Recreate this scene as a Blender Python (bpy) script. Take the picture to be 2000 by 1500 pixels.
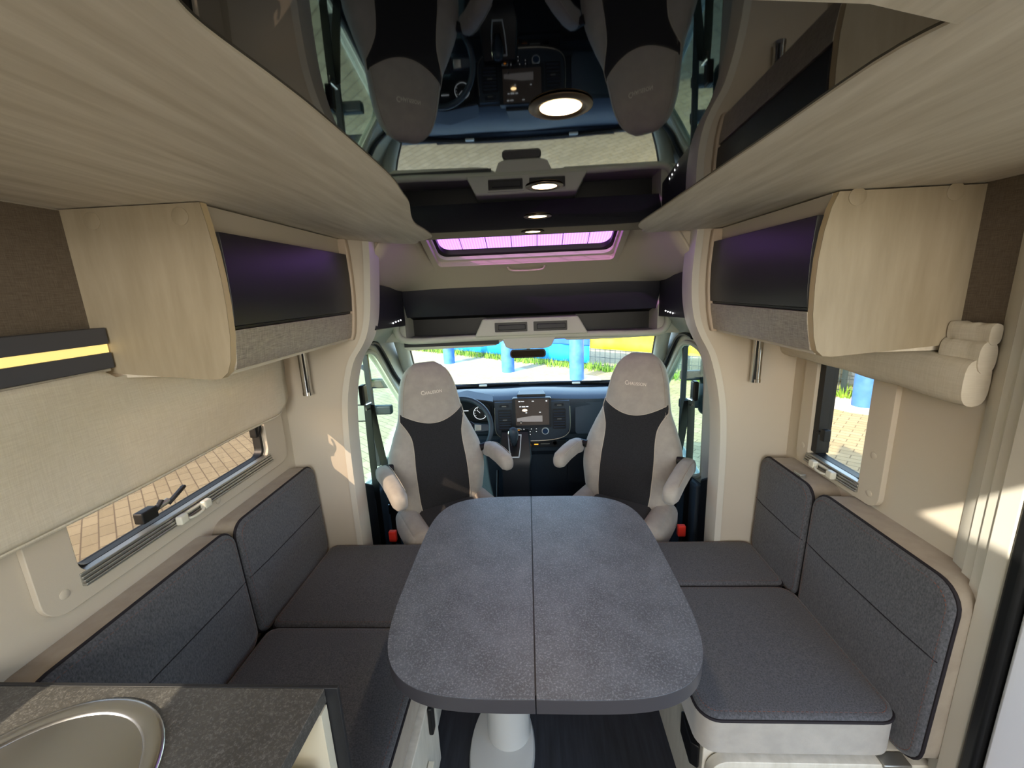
import bpy, math, random
from mathutils import Vector, Matrix, noise
from mathutils.geometry import tessellate_polygon
random.seed(5)
for o in list(bpy.data.objects): bpy.data.objects.remove(o)
SC = bpy.context.scene
COL = SC.collection
PI = math.pi
# ------------------------------------------------------------------ camera
cd = bpy.data.cameras.new('camera'); cam = bpy.data.objects.new('camera', cd); COL.objects.link(cam)
cd.sensor_width = 36; cd.lens = 820/2000*36; cd.clip_start = .02; cd.clip_end = 300
R = Matrix(((0.99813905, 0.02994417, 0.05312047), (0.04512351, 0.22324265, -0.97371792), (-0.04101593, 0.97430286, 0.22147602)))
cam.matrix_world = Matrix.Translation((0, 0, 1.55)) @ R.to_4x4()
SC.camera = cam
# ------------------------------------------------------------------ light
SC.view_settings.view_transform = 'Standard'; SC.view_settings.look = 'None'
SC.view_settings.gamma = 1; SC.view_settings.exposure = 0.35; SC.view_settings.use_curve_mapping = False
w = bpy.data.worlds.new('sky'); SC.world = w; w.use_nodes = True
nt = w.node_tree; bg = nt.nodes['Background']
sky = nt.nodes.new('ShaderNodeTexSky'); sky.sky_type = 'NISHITA'; sky.sun_disc = False
sky.sun_elevation = math.radians(35); sky.sun_rotation = math.radians(220); sky.dust_density = .6
nt.links.new(sky.outputs[0], bg.inputs[0]); bg.inputs[1].default_value = .95
sl = bpy.data.lights.new('sun', 'SUN'); sun = bpy.data.objects.new('sun', sl); COL.objects.link(sun)
sl.energy = 9.8; sl.angle = math.radians(.6); sl.color = (1, .93, .80)
sun.rotation_euler = Vector((-.86, -1, .79)).to_track_quat('Z', 'Y').to_euler()
sun.location = (-8, -9, 8)
def area(name, loc, rot, sx, sy, e, col):
    l = bpy.data.lights.new(name, 'AREA'); l.shape = 'RECTANGLE'; l.size = sx; l.size_y = sy; l.energy = e; l.color = col
    o = bpy.data.objects.new(name, l); COL.objects.link(o); o.location = loc; o.rotation_euler = rot; return o
# unseen fill lights added behind the camera to brighten the interior
area('rear_fill_near', (0.0, -1.2, 1.97), (math.radians(28), 0, 0), 1.2, .5, 28, (1, .97, .92))
area('rear_fill_far', (0.0, -2.3, 1.9), (math.radians(65), 0, 0), 1.5, .8, 42, (1, .98, .94))

# ------------------------------------------------------------------ materials
def lin(h):
    h = h.lstrip('#'); c = [int(h[i:i+2], 16)/255 for i in (0, 2, 4)]
    return tuple((x/12.92 if x <= .04045 else ((x+.055)/1.055)**2.4) for x in c)+(1,)
class NT:
    def __init__(s, name):
        s.m = bpy.data.materials.new(name); s.m.use_nodes = True; s.t = s.m.node_tree; s.n = s.t.nodes
        s.b = s.n['Principled BSDF']; s.out = s.n['Material Output']
    def new(s, t, **k):
        n = s.n.new(t)
        for a, v in k.items(): setattr(n, a, v)
        return n
    def link(s, a, b): s.t.links.new(a, b)
    def coord(s, sc=(1, 1, 1)):
        tc = s.new('ShaderNodeTexCoord'); mp = s.new('ShaderNodeMapping'); s.link(tc.outputs['Object'], mp.inputs[0])
        mp.inputs['Scale'].default_value = sc; return mp.outputs[0]
    def noise(s, sc, scale, detail=4, rough=.6):
        n = s.new('ShaderNodeTexNoise'); s.link(s.coord(sc), n.inputs['Vector'])
        n.inputs['Scale'].default_value = scale; n.inputs['Detail'].default_value = detail; n.inputs['Roughness'].default_value = rough
        return n.outputs['Fac']
    def ramp(s, f, stops):
        r = s.new('ShaderNodeValToRGB'); s.link(f, r.inputs[0]); e = r.color_ramp.elements
        while len(e) < len(stops): e.new(.5)
        for i, (p, c) in enumerate(stops): e[i].position = p; e[i].color = c
        return r.outputs[0]
    def bump(s, f, strength, dist=.002):
        b = s.new('ShaderNodeBump'); s.link(f, b.inputs['Height']); b.inputs['Strength'].default_value = strength
        b.inputs['Distance'].default_value = dist; s.link(b.outputs[0], s.b.inputs['Normal'])
def mat(name, col, rough=.6, metal=0, ior=1.45, col2=None, scale=40, sc=(1, 1, 1), lo=.35, hi=.65, bump=0, bs=None, sheen=0, emit=0, coat=0, detail=4):
    N = NT(name); b = N.b
    b.inputs['Roughness'].default_value = rough; b.inputs['Metallic'].default_value = metal; b.inputs['IOR'].default_value = ior
    if sheen: b.inputs['Sheen Weight'].default_value = sheen
    if coat: b.inputs['Coat Weight'].default_value = coat; b.inputs['Coat Roughness'].default_value = .05
    f = N.noise(sc, scale, detail)
    c2 = col2 or col
    if col2: N.link(N.ramp(f, [(lo, lin(col)), (hi, lin(c2))]), b.inputs['Base Color'])
    else: b.inputs['Base Color'].default_value = lin(col)
    if bump: N.bump(N.noise(sc, bs, 3) if bs else f, bump)
    if emit: b.inputs['Emission Color'].default_value = lin(col); b.inputs['Emission Strength'].default_value = emit
    return N.m
M = {}
M['wall'] = mat('cream wall lining', '#bcb1a0', .55, bump=.08, scale=300)
M['wall_pink'] = mat('beige moulding', '#b8a692', .5)
M['white_trim'] = mat('white trim', '#c6c1b5', .4)
M['wood'] = mat('pale greige wood', '#bfb4a1', .55, col2='#ddd4c4', scale=9, sc=(4, .35, 4), lo=.3, hi=.7, bump=.05, detail=9)
M['wood_v'] = mat('pale greige upright wood', '#93866f', .55, col2='#a2957e', scale=12, sc=(3, 3, .4), lo=.3, hi=.7, detail=8)
M['edge'] = mat('wood edge band', '#c9b48f', .5)
M['plinth'] = mat('white wood plinth', '#c9c3b4', .5, col2='#dad4c6', scale=12, sc=(3, 3, .5), detail=8)
M['black_gloss'] = mat('black gloss panel', '#030304', .025, ior=1.52)
M['door_gloss'] = mat('dark satin door', '#1d1d20', .38, ior=1.45)
M['rail_grey'] = mat('mid grey plastic', '#45454a', .5)
M['dark_plastic'] = mat('charcoal plastic', '#1b1c20', .5, bump=.1, scale=400)
M['shelf_dark'] = mat('dark satin shelf', '#1f1e27', .45)
M['black'] = mat('black rubber', '#0b0b0c', .45)
M['dash'] = mat('slate dashboard plastic', '#26303b', .5, col2='#2c3743', scale=200, bump=.15)
M['dash_dark'] = mat('dark dashboard plastic', '#13181e', .45)
M['cab_grey'] = mat('warm grey cab trim', '#b6b8ac', .6, bump=.05, scale=300)
M['cab_blue'] = mat('blue grey door card', '#39434f', .6)
M['carpet'] = mat('dark cab carpet', '#0e1014', .95, col2='#171a20', scale=300, bump=.3)
M['suede'] = mat('beige suede', '#9c978f', .85, col2='#a8a299', scale=18, bump=.12, bs=500, sheen=.3)
M['suede_side'] = mat('tan suede', '#918576', .85, col2='#9f9484', scale=14, bump=.12, bs=400, sheen=.2)
M['denim'] = mat('charcoal woven fabric', '#35363a', .95, col2='#5d5d61', scale=260, sc=(1, 1, .55), lo=.3, hi=.72, bump=.35, bs=500, sheen=.15, detail=6)
M['denim_seat'] = mat('black woven seat fabric', '#1d1d1f', .95, col2='#2a2a2d', scale=300, bump=.25, sheen=.1)
M['piping'] = mat('dark plum piping', '#191319', .8)
M['stitch'] = mat('rust stitching', '#6d4336', .8)
M['pale_stitch'] = mat('pale piping', '#bdb4a6', .7)
M['thread'] = mat('silver thread', '#e8e2d6', .5)
M['chrome'] = mat('chrome', '#c8c6c2', .12, metal=1)
M['alu'] = mat('brushed aluminium', '#a7a69f', .35, metal=.8)
M['steel'] = mat('brushed steel', '#b4b5b8', .25, metal=1)
M['plastic_white'] = mat('cream plastic', '#cfcbbb', .35)
M['pedestal'] = mat('pale grey pedestal', '#b4b5b2', .4)
M['edge_grey'] = mat('grey table edge', '#3f3e43', .4)
M['red'] = mat('red plastic', '#d8362a', .4)
M['green'] = mat('green plastic', '#12664e', .5)
M['yellow_led'] = mat('yellow strip light', '#ffe08a', .5, emit=.6)
M['led'] = mat('white led', '#ffffff', .5, emit=12)
M['lamp'] = mat('warm lamp lens', '#ffd79a', .5, emit=7)
M['ring'] = mat('dark bronze lamp ring', '#55483a', .3, metal=.8)
M['amber'] = mat('amber indicator', '#ff9a30', .5, emit=2.5)
M['linen'] = None
M['bollard'] = mat('light blue painted concrete', '#2f5fa8', .5, col2='#4474b8', scale=5)
M['foot'] = mat('white bollard footing', '#c9c4b8', .8)
M['banner_blue'] = mat('blue banner fabric', '#0a7fd8', .7, col2='#1a93e6', scale=2)
M['banner_navy'] = mat('navy banner fabric', '#2455b4', .7)
M['banner_yellow'] = mat('yellow banner fabric', '#f0c814', .7, col2='#f5d534', scale=2)
M['fence'] = mat('dark green fence wire', '#2d3a3c', .5)
M['grass'] = mat('fresh grass', '#4b7a1c', .8, col2='#8aa63a', scale=14)
M['leaf'] = mat('green leaves', '#2f6a22', .7, col2='#6c9a3c', scale=7)
M['mirror_dark'] = mat('dark mirror glass', '#4a4642', .08, metal=1)
M['silver'] = mat('silver paint', '#c4c7cb', .35)
M['door_white'] = mat('white door skin', '#dfe2ea', .3)
# stone laminate
def stone(name, a, b, c):
    N = NT(name); f1 = N.noise((1, 1, 1), 9, 6, .6); f2 = N.noise((1, 1, 1), 230, 4, .8)
    r1 = N.ramp(f1, [(.3, lin(a)), (.7, lin(b))]); r2 = N.ramp(f2, [(.50, (0, 0, 0, 1)), (.66, (1, 1, 1, 1))])
    mx = N.new('ShaderNodeMix', data_type='RGBA'); mx.inputs['B'].default_value = lin(c)
    ma = N.new('ShaderNodeMath', operation='MULTIPLY'); N.link(r2, ma.inputs[0]); ma.inputs[1].default_value = .6
    N.link(ma.outputs[0], mx.inputs['Factor']); N.link(r1, mx.inputs['A']); N.link(mx.outputs['Result'], N.b.inputs['Base Color'])
    N.b.inputs['Roughness'].default_value = .42; N.b.inputs['IOR'].default_value = 1.5; N.bump(f2, .35, .001); return N.m
M['stone'] = stone('grey slate laminate', '#464a52', '#60656f', '#9aa0a9')
M['stone_dark'] = stone('dark slate laminate', '#3a3937', '#4a4947', '#7a7977')
# linen strip
def weave(name, a, b, scale=1., rough=.55, bs=.3, transl=0):
    N = NT(name)
    f1 = N.noise((1, 1, 22), 16*scale, 3); f2 = N.noise((1, 22, 1), 16*scale, 3)
    ad = N.new('ShaderNodeMath', operation='ADD'); N.link(f1, ad.inputs[0]); N.link(f2, ad.inputs[1])
    hv = N.new('ShaderNodeMath', operation='MULTIPLY'); N.link(ad.outputs[0], hv.inputs[0]); hv.inputs[1].default_value = .5
    N.link(N.ramp(hv.outputs[0], [(.38, lin(a)), (.62, lin(b))]), N.b.inputs['Base Color'])
    N.b.inputs['Roughness'].default_value = rough; N.bump(hv.outputs[0], bs)
    if transl:
        tr = N.new('ShaderNodeBsdfTranslucent'); tr.inputs[0].default_value = lin(b); mx = N.new('ShaderNodeMixShader')
        mx.inputs[0].default_value = transl; N.link(N.b.outputs[0], mx.inputs[1]); N.link(tr.outputs[0], mx.inputs[2]); N.link(mx.outputs[0], N.out.inputs[0])
    return N.m
M['linen'] = weave('grey linen laminate', '#7a7165', '#b3a999', 2.5, .38)
M['blind'] = weave('cream blind fabric', '#d0c6b2', '#dfd6c4', 1.2, .7, .3, .22)
M['wallcloth'] = weave('brown woven wall covering', '#51463a', '#6b5f51', 2.2, .8)
def floor_mat():
    N = NT('dark plank floor'); f = N.noise((9, .8, 1), 6, 8)
    N.link(N.ramp(f, [(.3, lin('#16171b')), (.7, lin('#2a2c33'))]), N.b.inputs['Base Color']); N.b.inputs['Roughness'].default_value = .6; N.bump(f, .1); return N.m
M['floor'] = floor_mat()
def brickmat(name, a, b, mortar, scale, bw, rh, ms, rot=0, var=True):
    N = NT(name); br = N.new('ShaderNodeTexBrick'); tc = N.new('ShaderNodeTexCoord'); mp = N.new('ShaderNodeMapping')
    N.link(tc.outputs['Object'], mp.inputs[0]); mp.inputs['Rotation'].default_value = rot if isinstance(rot, tuple) else (0, 0, rot); N.link(mp.outputs[0], br.inputs['Vector'])
    br.inputs['Color1'].default_value = lin(a); br.inputs['Color2'].default_value = lin(b); br.inputs['Mortar'].default_value = lin(mortar)
    br.inputs['Scale'].default_value = scale; br.inputs['Brick Width'].default_value = bw; br.inputs['Row Height'].default_value = rh; br.inputs['Mortar Size'].default_value = ms
    f = N.noise((1, 1, 1), 1.5, 6); mx = N.new('ShaderNodeMix', data_type='RGBA', blend_type='MULTIPLY'); mx.inputs['Factor'].default_value = 1
    N.link(br.outputs[0], mx.inputs['A']); N.link(N.ramp(f, [(.3, (.82, .82, .82, 1)), (.7, (1, 1, 1, 1))]), mx.inputs['B'])
    N.link(mx.outputs['Result'], N.b.inputs['Base Color']); N.b.inputs['Roughness'].default_value = .9; return N.m
M['paving'] = brickmat('sand coloured paving', '#b3a27c', '#a5946f', '#7c6b50', 1, .24, .12, .006, .75)
M['greybrick'] = brickmat('grey block wall', '#8b8d88', '#9a9b95', '#70716d', 1, .5, .22, .012, (PI/2, 0, 0))
def glass(name, tint, refl=1., rough=0.):
    N = NT(name); N.n.remove(N.b)
    t = N.new('ShaderNodeBsdfTransparent'); t.inputs[0].default_value = tint; g = N.new('ShaderNodeBsdfGlossy'); g.inputs['Roughness'].default_value = rough
    lw = N.new('ShaderNodeLayerWeight'); pw = N.new('ShaderNodeMath', operation='POWER'); N.link(lw.outputs['Facing'], pw.inputs[0]); pw.inputs[1].default_value = 4.5; fr = N.new('ShaderNodeMath', operation='MULTIPLY_ADD'); N.link(pw.outputs[0], fr.inputs[0]); fr.inputs[1].default_value = .6; fr.inputs[2].default_value = .03; mx = N.new('ShaderNodeMixShader')
    ma = N.new('ShaderNodeMath', operation='MULTIPLY'); ma.inputs[1].default_value = refl; N.link(fr.outputs[0], ma.inputs[0])
    N.link(ma.outputs[0], mx.inputs[0]); N.link(t.outputs[0], mx.inputs[1]); N.link(g.outputs[0], mx.inputs[2]); N.link(mx.outputs[0], N.out.inputs[0]); N.g = t; return N
M['glass_smoke'] = glass('smoked acrylic', (.60, .54, .49, 1), .6).m
M['glass_smoke2'] = glass('lightly smoked acrylic', (.88, .84, .77, 1), .6).m
M['glass'] = glass('windscreen glass', (.96, 1, .99, 1), .6).m
M['glass_side'] = glass('side glass', (.80, .93, .89, 1), .8).m
def purple():
    N = glass('violet ribbed skylight', (.6, .3, .9, 1), .3)
    wv = N.new('ShaderNodeTexWave', wave_type='BANDS', bands_direction='X'); N.link(N.coord((1, 1, 1)), wv.inputs['Vector']); wv.inputs['Scale'].default_value = 24
    N.link(N.ramp(wv.outputs['Fac'], [(.2, (.47, .27, .54, 1)), (.8, (.56, .33, .62, 1))]), N.g.inputs[0]); tl = N.new('ShaderNodeBsdfTranslucent'); tl.inputs[0].default_value = (1, .42, .62, 1); m2 = N.new('ShaderNodeMixShader'); m2.inputs[0].default_value = .14; sh_ = N.out.inputs[0].links[0].from_socket; N.link(sh_, m2.inputs[1]); N.link(tl.outputs[0], m2.inputs[2]); N.link(m2.outputs[0], N.out.inputs[0]); return N.m
M['purple'] = purple()

# ------------------------------------------------------------------ mesh helpers
ORG = {}
class MB:
    def __init__(s): s.v = []; s.f = []
    def add(s, v, f):
        k = len(s.v); s.v += [Vector(p) for p in v]; s.f += [tuple(i+k for i in q) for q in f]; return s
    def box(s, x0, x1, y0, y1, z0, z1):
        v = [(x, y, z) for x in (x0, x1) for y in (y0, y1) for z in (z0, z1)]
        return s.add(v, [(0, 1, 3, 2), (4, 6, 7, 5), (0, 4, 5, 1), (2, 3, 7, 6), (0, 2, 6, 4), (1, 5, 7, 3)])
    def prism(s, poly, fn, a0, a1, holes=()):
        loops = [list(poly)]+[list(h) for h in holes]
        flat = [p for l in loops for p in l]
        tris = tessellate_polygon([[Vector((p[0], p[1], 0)) for p in l] for l in loops])
        n = len(flat); v = [fn(p[0], p[1], a0) for p in flat]+[fn(p[0], p[1], a1) for p in flat]
        f = [tuple(t) for t in tris]+[tuple(i+n for i in reversed(t)) for t in tris]; k = 0
        for l in loops:
            m = len(l)
            for i in range(m):
                j = (i+1) % m; f.append((k+i, k+j, k+j+n, k+i+n))
            k += m
        return s.add(v, f)
    def tube(s, path, r, n=8, closed=False, flat=1., up=None):
        P = [Vector(p) for p in path]; m = len(P); rings = []; a = None
        for i in range(m):
            t = (P[(i+1) % m]-P[i-1]) if closed else (P[min(i+1, m-1)]-P[max(i-1, 0)])
            t.normalize()
            if up is not None: a = Vector(up)
            elif a is None: a = Vector((0, 0, 1)) if abs(t.z) < .9 else Vector((1, 0, 0))
            b = t.cross(a).normalized(); a = b.cross(t).normalized()
            rr = r[i] if isinstance(r, (list, tuple)) else r
            rings.append([P[i]+a*(rr*flat*math.sin(2*PI*k/n))+b*(rr*math.cos(2*PI*k/n)) for k in range(n)])
        return s.loft(rings, closed)
    def loft(s, rings, closed=False, caps=True):
        n = len(rings[0]); m = len(rings); v = [p for r in rings for p in r]; f = []
        for i in range(m if closed else m-1):
            for k in range(n):
                j = (i+1) % m; f.append((i*n+k, i*n+(k+1) % n, j*n+(k+1) % n, j*n+k))
        if caps and not closed: f += [tuple(range(n-1, -1, -1)), tuple((m-1)*n+k for k in range(n))]
        return s.add(v, f)
    def grid(s, rows, thick=0, off=None):
        n = len(rows[0]); m = len(rows); v = [p for r in rows for p in r]
        return s.add(v, [(i*n+k, i*n+k+1, (i+1)*n+k+1, (i+1)*n+k) for i in range(m-1) for k in range(n-1)])
    def lathe(s, prof, c, axis=(0, 0, 1), n=24, sx=1, sy=1):
        q = Vector((0, 0, 1)).rotation_difference(Vector(axis)); C = Vector(c)
        return s.loft([[C+q@Vector((r*sx*math.cos(2*PI*k/n), r*sy*math.sin(2*PI*k/n), z)) for k in range(n)] for r, z in prof])
    def rbox(s, c, h, r, n=5, mt=None, puff=0):
        c = Vector(c); h = Vector(h); seg = []
        r = min(r, h.x, h.y, h.z)
        def cs(H):
            a = [-H+r*(1-math.cos(PI/2*i/n)) for i in range(n+1)]
            mid = [(-H+r)+(2*H-2*r)*i/4 for i in range(1, 4)]; return a+mid+[-x for x in reversed(a)]
        X, Y, Z = cs(h.x), cs(h.y), cs(h.z); idx = {}; v = []; f = []
        def vid(p):
            k = tuple(round(x, 6) for x in p)
            if k not in idx:
                P = Vector(p); q = Vector([max(-h[i]+r, min(h[i]-r, P[i])) for i in range(3)]); d = P-q
                if d.length > 1e-9: P = q+d.normalized()*r
                if puff:
                    u = [max(0, 1-(p[i]/h[i])**2) for i in range(3)]
                    for i in range(3):
                        if abs(abs(p[i])-h[i]) < 1e-6: P[i] += math.copysign(puff*math.sqrt(u[(i+1) % 3]*u[(i+2) % 3]), p[i])
                idx[k] = len(v); v.append(c+(mt@P if mt else P))
            return idx[k]
        for ax, A, B in ((0, Y, Z), (1, X, Z), (2, X, Y)):
            for sg in (-1, 1):
                H = h[ax]*sg
                for i in range(len(A)-1):
                    for j in range(len(B)-1):
                        q = [(A[i], B[j]), (A[i+1], B[j]), (A[i+1], B[j+1]), (A[i], B[j+1])]; ps = []
                        for a, b in q:
                            p = [0, 0, 0]; p[ax] = H; o = [k for k in range(3) if k != ax]; p[o[0]] = a; p[o[1]] = b; ps.append(vid(p))
                        f.append(tuple(ps if (sg > 0) != (ax == 1) else reversed(ps)))
        return s.add(v, f)
    def tf(s, mt): s.v = [mt@p for p in s.v]; return s
    def build(s, name, m, parent=None, bevel=0, smooth=40, origin=None, subsurf=0):
        vs = s.v
        lo = Vector([min(p[i] for p in vs) for i in range(3)]); hi = Vector([max(p[i] for p in vs) for i in range(3)])
        O = (lo+hi)/2
        if parent is None: O.z = lo.z
        if origin is not None: O = Vector(origin)
        me = bpy.data.meshes.new(name); me.from_pydata([p-O for p in vs], [], s.f); me.update()
        import bmesh
        b = bmesh.new(); b.from_mesh(me); bmesh.ops.recalc_face_normals(b, faces=b.faces); b.to_mesh(me); b.free()
        for mm in (m if isinstance(m, list) else [m]): me.materials.append(M[mm])
        if smooth:
            me.polygons.foreach_set('use_smooth', [True]*len(me.polygons)); me.set_sharp_from_angle(angle=math.radians(smooth))
        o = bpy.data.objects.new(name, me); COL.objects.link(o); ORG[o.name] = O
        if bevel:
            bv = o.modifiers.new('bevel', 'BEVEL'); bv.width = bevel; bv.segments = 3; bv.limit_method = 'ANGLE'; bv.angle_limit = math.radians(40)
        if parent is not None: o.parent = parent; o.location = O-ORG[parent.name]
        else: o.location = O
        return o
def E(name, loc, label, cat, group=None):
    o = bpy.data.objects.new(name, None); COL.objects.link(o); o.location = loc; ORG[o.name] = Vector(loc); o.empty_display_size = .05
    return tag(o, label, cat, group)
def tag(o, label, cat, group=None):
    o['label'] = label; o['category'] = cat
    if group: o['group'] = group
    return o
def st(o, label=None):
    o['kind'] = 'structure'
    if label: o['label'] = label
    return o
def ES(name, loc):
    o = bpy.data.objects.new(name, None); COL.objects.link(o); o.location = loc; ORG[o.name] = Vector(loc); o.empty_display_size = .05; o['kind'] = 'structure'; return o
def XZ(a, b, t): return (a, t, b)      # polygon in x,z extruded along y
def YZ(a, b, t): return (t, a, b)
def XY(a, b, t): return (a, b, t)
def rrect(x0, x1, y0, y1, r, n=6):
    out = []
    for cx, cy, a in ((x1-r, y1-r, 0), (x0+r, y1-r, 90), (x0+r, y0+r, 180), (x1-r, y0+r, 270)):
        out += [(cx+r*math.cos(math.radians(a+90*i/n)), cy+r*math.sin(math.radians(a+90*i/n))) for i in range(n+1)]
    return out
def smoothpath(pts, n=8):
    P = [Vector(p) for p in pts]; out = []
    for i in range(len(P)-1):
        p0, p1, p2, p3 = P[max(i-1, 0)], P[i], P[i+1], P[min(i+2, len(P)-1)]
        for k in range(n):
            t = k/n; out.append(.5*((2*p1)+(p2-p0)*t+(2*p0-5*p1+4*p2-p3)*t*t+(3*p1-p0-3*p2+p3)*t**3))
    return out+[P[-1]]
def interp(tab, x):
    if x <= tab[0][0]: return tab[0][1]
    for (a, b), (c, d) in zip(tab, tab[1:]):
        if x <= c:
            t = (x-a)/(c-a); return b+(d-b)*t
    return tab[-1][1]
def sinterp(tab, x):  # smooth (catmull) interpolation
    n = len(tab)
    if x <= tab[0][0]: return tab[0][1]
    for i in range(n-1):
        if x <= tab[i+1][0]:
            t = (x-tab[i][0])/(tab[i+1][0]-tab[i][0]); p0, p1, p2, p3 = tab[max(i-1, 0)][1], tab[i][1], tab[i+1][1], tab[min(i+2, n-1)][1]
            return .5*((2*p1)+(p2-p0)*t+(2*p0-5*p1+4*p2-p3)*t*t+(3*p1-p0-3*p2+p3)*t**3)
    return tab[-1][1]

# ================================================================== SETTING
XL, XR, YP = -1.05, 1.02, 1.66
CX = -.018
st(MB().box(XL-.1, XR+.1, -3, 1.9, -.06, 0).build('floor', 'floor'))
st(MB().box(-.95, .92, 1.9, 3.05, -.12, -.04).build('floor', 'carpet'))
# ceiling with the kitchen hatch
st(MB().prism([(XL-.1, -3), (XR+.1, -3), (XR+.1, 1.42), (XL-.1, 1.42)], XY, 2.0, 2.04, holes=[[(-.2, -.75), (.15, -.75), (.15, -.3), (-.2, -.3)]]).build('ceiling', 'wall'))
st(MB().loft([[Vector((x, 1.42, 2.0)), Vector((x, 1.42, 2.04)), Vector((x, 1.73, 1.95)), Vector((x, 1.73, 1.92))] for x in (XL-.1, XR+.1)]).build('ceiling', 'wall'))
# side walls with window holes
wl1 = rrect(.785, 1.485, .955, 1.385, .035); wl2 = rrect(-.5, .37, 1.06, 1.32, .03)
st(MB().prism([(-3, -.06), (1.9, -.06), (1.9, 2.04), (-3, 2.04)], YZ, XL, XL-.035, holes=[wl1, wl2]).build('wall_left', 'wall'))
wr1 = rrect(1.262, 1.512, .905, 1.36, .02); dr1 = [(-.02, .02), (.77, .02), (.77, 1.9), (-.02, 1.9)]
st(MB().prism([(-3, -.06), (1.9, -.06), (1.9, 2.04), (-3, 2.04)], YZ, XR, XR+.035, holes=[wr1, dr1]).build('wall_right', 'wall'))
st(MB().prism([(XL-.04, -.06), (XR+.04, -.06), (XR+.04, 2.04), (XL-.04, 2.04)], XZ, -3, -3.03, holes=[rrect(-.7, .7, 1.05, 1.7, .03)]).build('wall_rear', 'wall'))
# raised mouldings around the living windows
st(MB().prism(rrect(.70, 1.60, .895, 1.45, .05), YZ, XL, XL+.014, holes=[wl1]).build('trim_1', 'wall', bevel=.006))
st(MB().prism(rrect(1.18, 1.575, .862, 1.40, .04), YZ, XR, XR-.016, holes=[wr1]).build('trim_2', 'wall', bevel=.008))
# small cover caps pressed into the mouldings
for (x, y, z, sx) in ((XL+.014, .745, .94, 1), (XR-.016, 1.215, .90, -1), (XR-.016, 1.22, 1.02, -1), (XR-.016, 1.38, .88, -1), (XR-.016, 1.54, .93, -1), (XL+.014, 1.2, .918, 1)):
    st(MB().lathe([(.0105, 0), (.0105, .001), (.007, .0025)], (x, y, z), (sx, 0, 0), 16).build('trim_3', 'wall'))
# front partitions either side of the cab opening
def part(sx, pts, wallx, name):
    P_ = [(pts[0][0], 0)]+pts+[(pts[-1][0], 1.925)]
    return MB().loft([[Vector((wallx, YP, z)), Vector((x, YP, z)), Vector((x, YP+.05, z)), Vector((wallx, YP+.05, z))] for x, z in P_]).build(name, 'wall')
Lp = [(-.795, .10), (-.797, .45), (-.798, .80), (-.792, 1.0), (-.775, 1.15), (-.737, 1.28), (-.690, 1.35), (-.664, 1.40), (-.645, 1.47), (-.632, 1.57), (-.620, 1.70), (-.616, 1.80)]
Rp = [(.760, .10), (.758, .45), (.756, .80), (.747, 1.0), (.728, 1.13), (.692, 1.26), (.650, 1.34), (.625, 1.40), (.610, 1.48), (.606, 1.58), (.614, 1.70), (.620, 1.80)]
Lps = [(p.x, p.z) for p in smoothpath([(a, 0, b) for a, b in Lp], 4)]; Rps = [(p.x, p.z) for p in smoothpath([(a, 0, b) for a, b in Rp], 4)]
st(part(-1, Lps, XL-.03, 'wall_front_left')); st(part(1, Rps, XR+.03, 'wall_front_right'))
def edge_trim(path, sgn, name):
    rows = []
    for (x, z) in path: rows.append([Vector((x-sgn*.022, YP-.006, z)), Vector((x+sgn*.004, YP-.008, z)), Vector((x+sgn*.010, YP+.02, z)), Vector((x+sgn*.006, YP+.09, z)), Vector((x-sgn*.03, YP+.09, z))])
    b = MB(); b.loft(rows); return st(b.build(name, 'white_trim'))
edge_trim(Lps, 1, 'trim_4'); edge_trim(Rps, -1, 'trim_5')
# woven covering on the upper walls behind the cabinets
st(MB().box(XL, XL+.006, -.6, .95, 1.50, 1.76).build('trim_6', 'wallcloth')); st(MB().box(XR-.006, XR, .80, 1.08, 1.43, 1.76).build('trim_7', 'wallcloth'))

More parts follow.
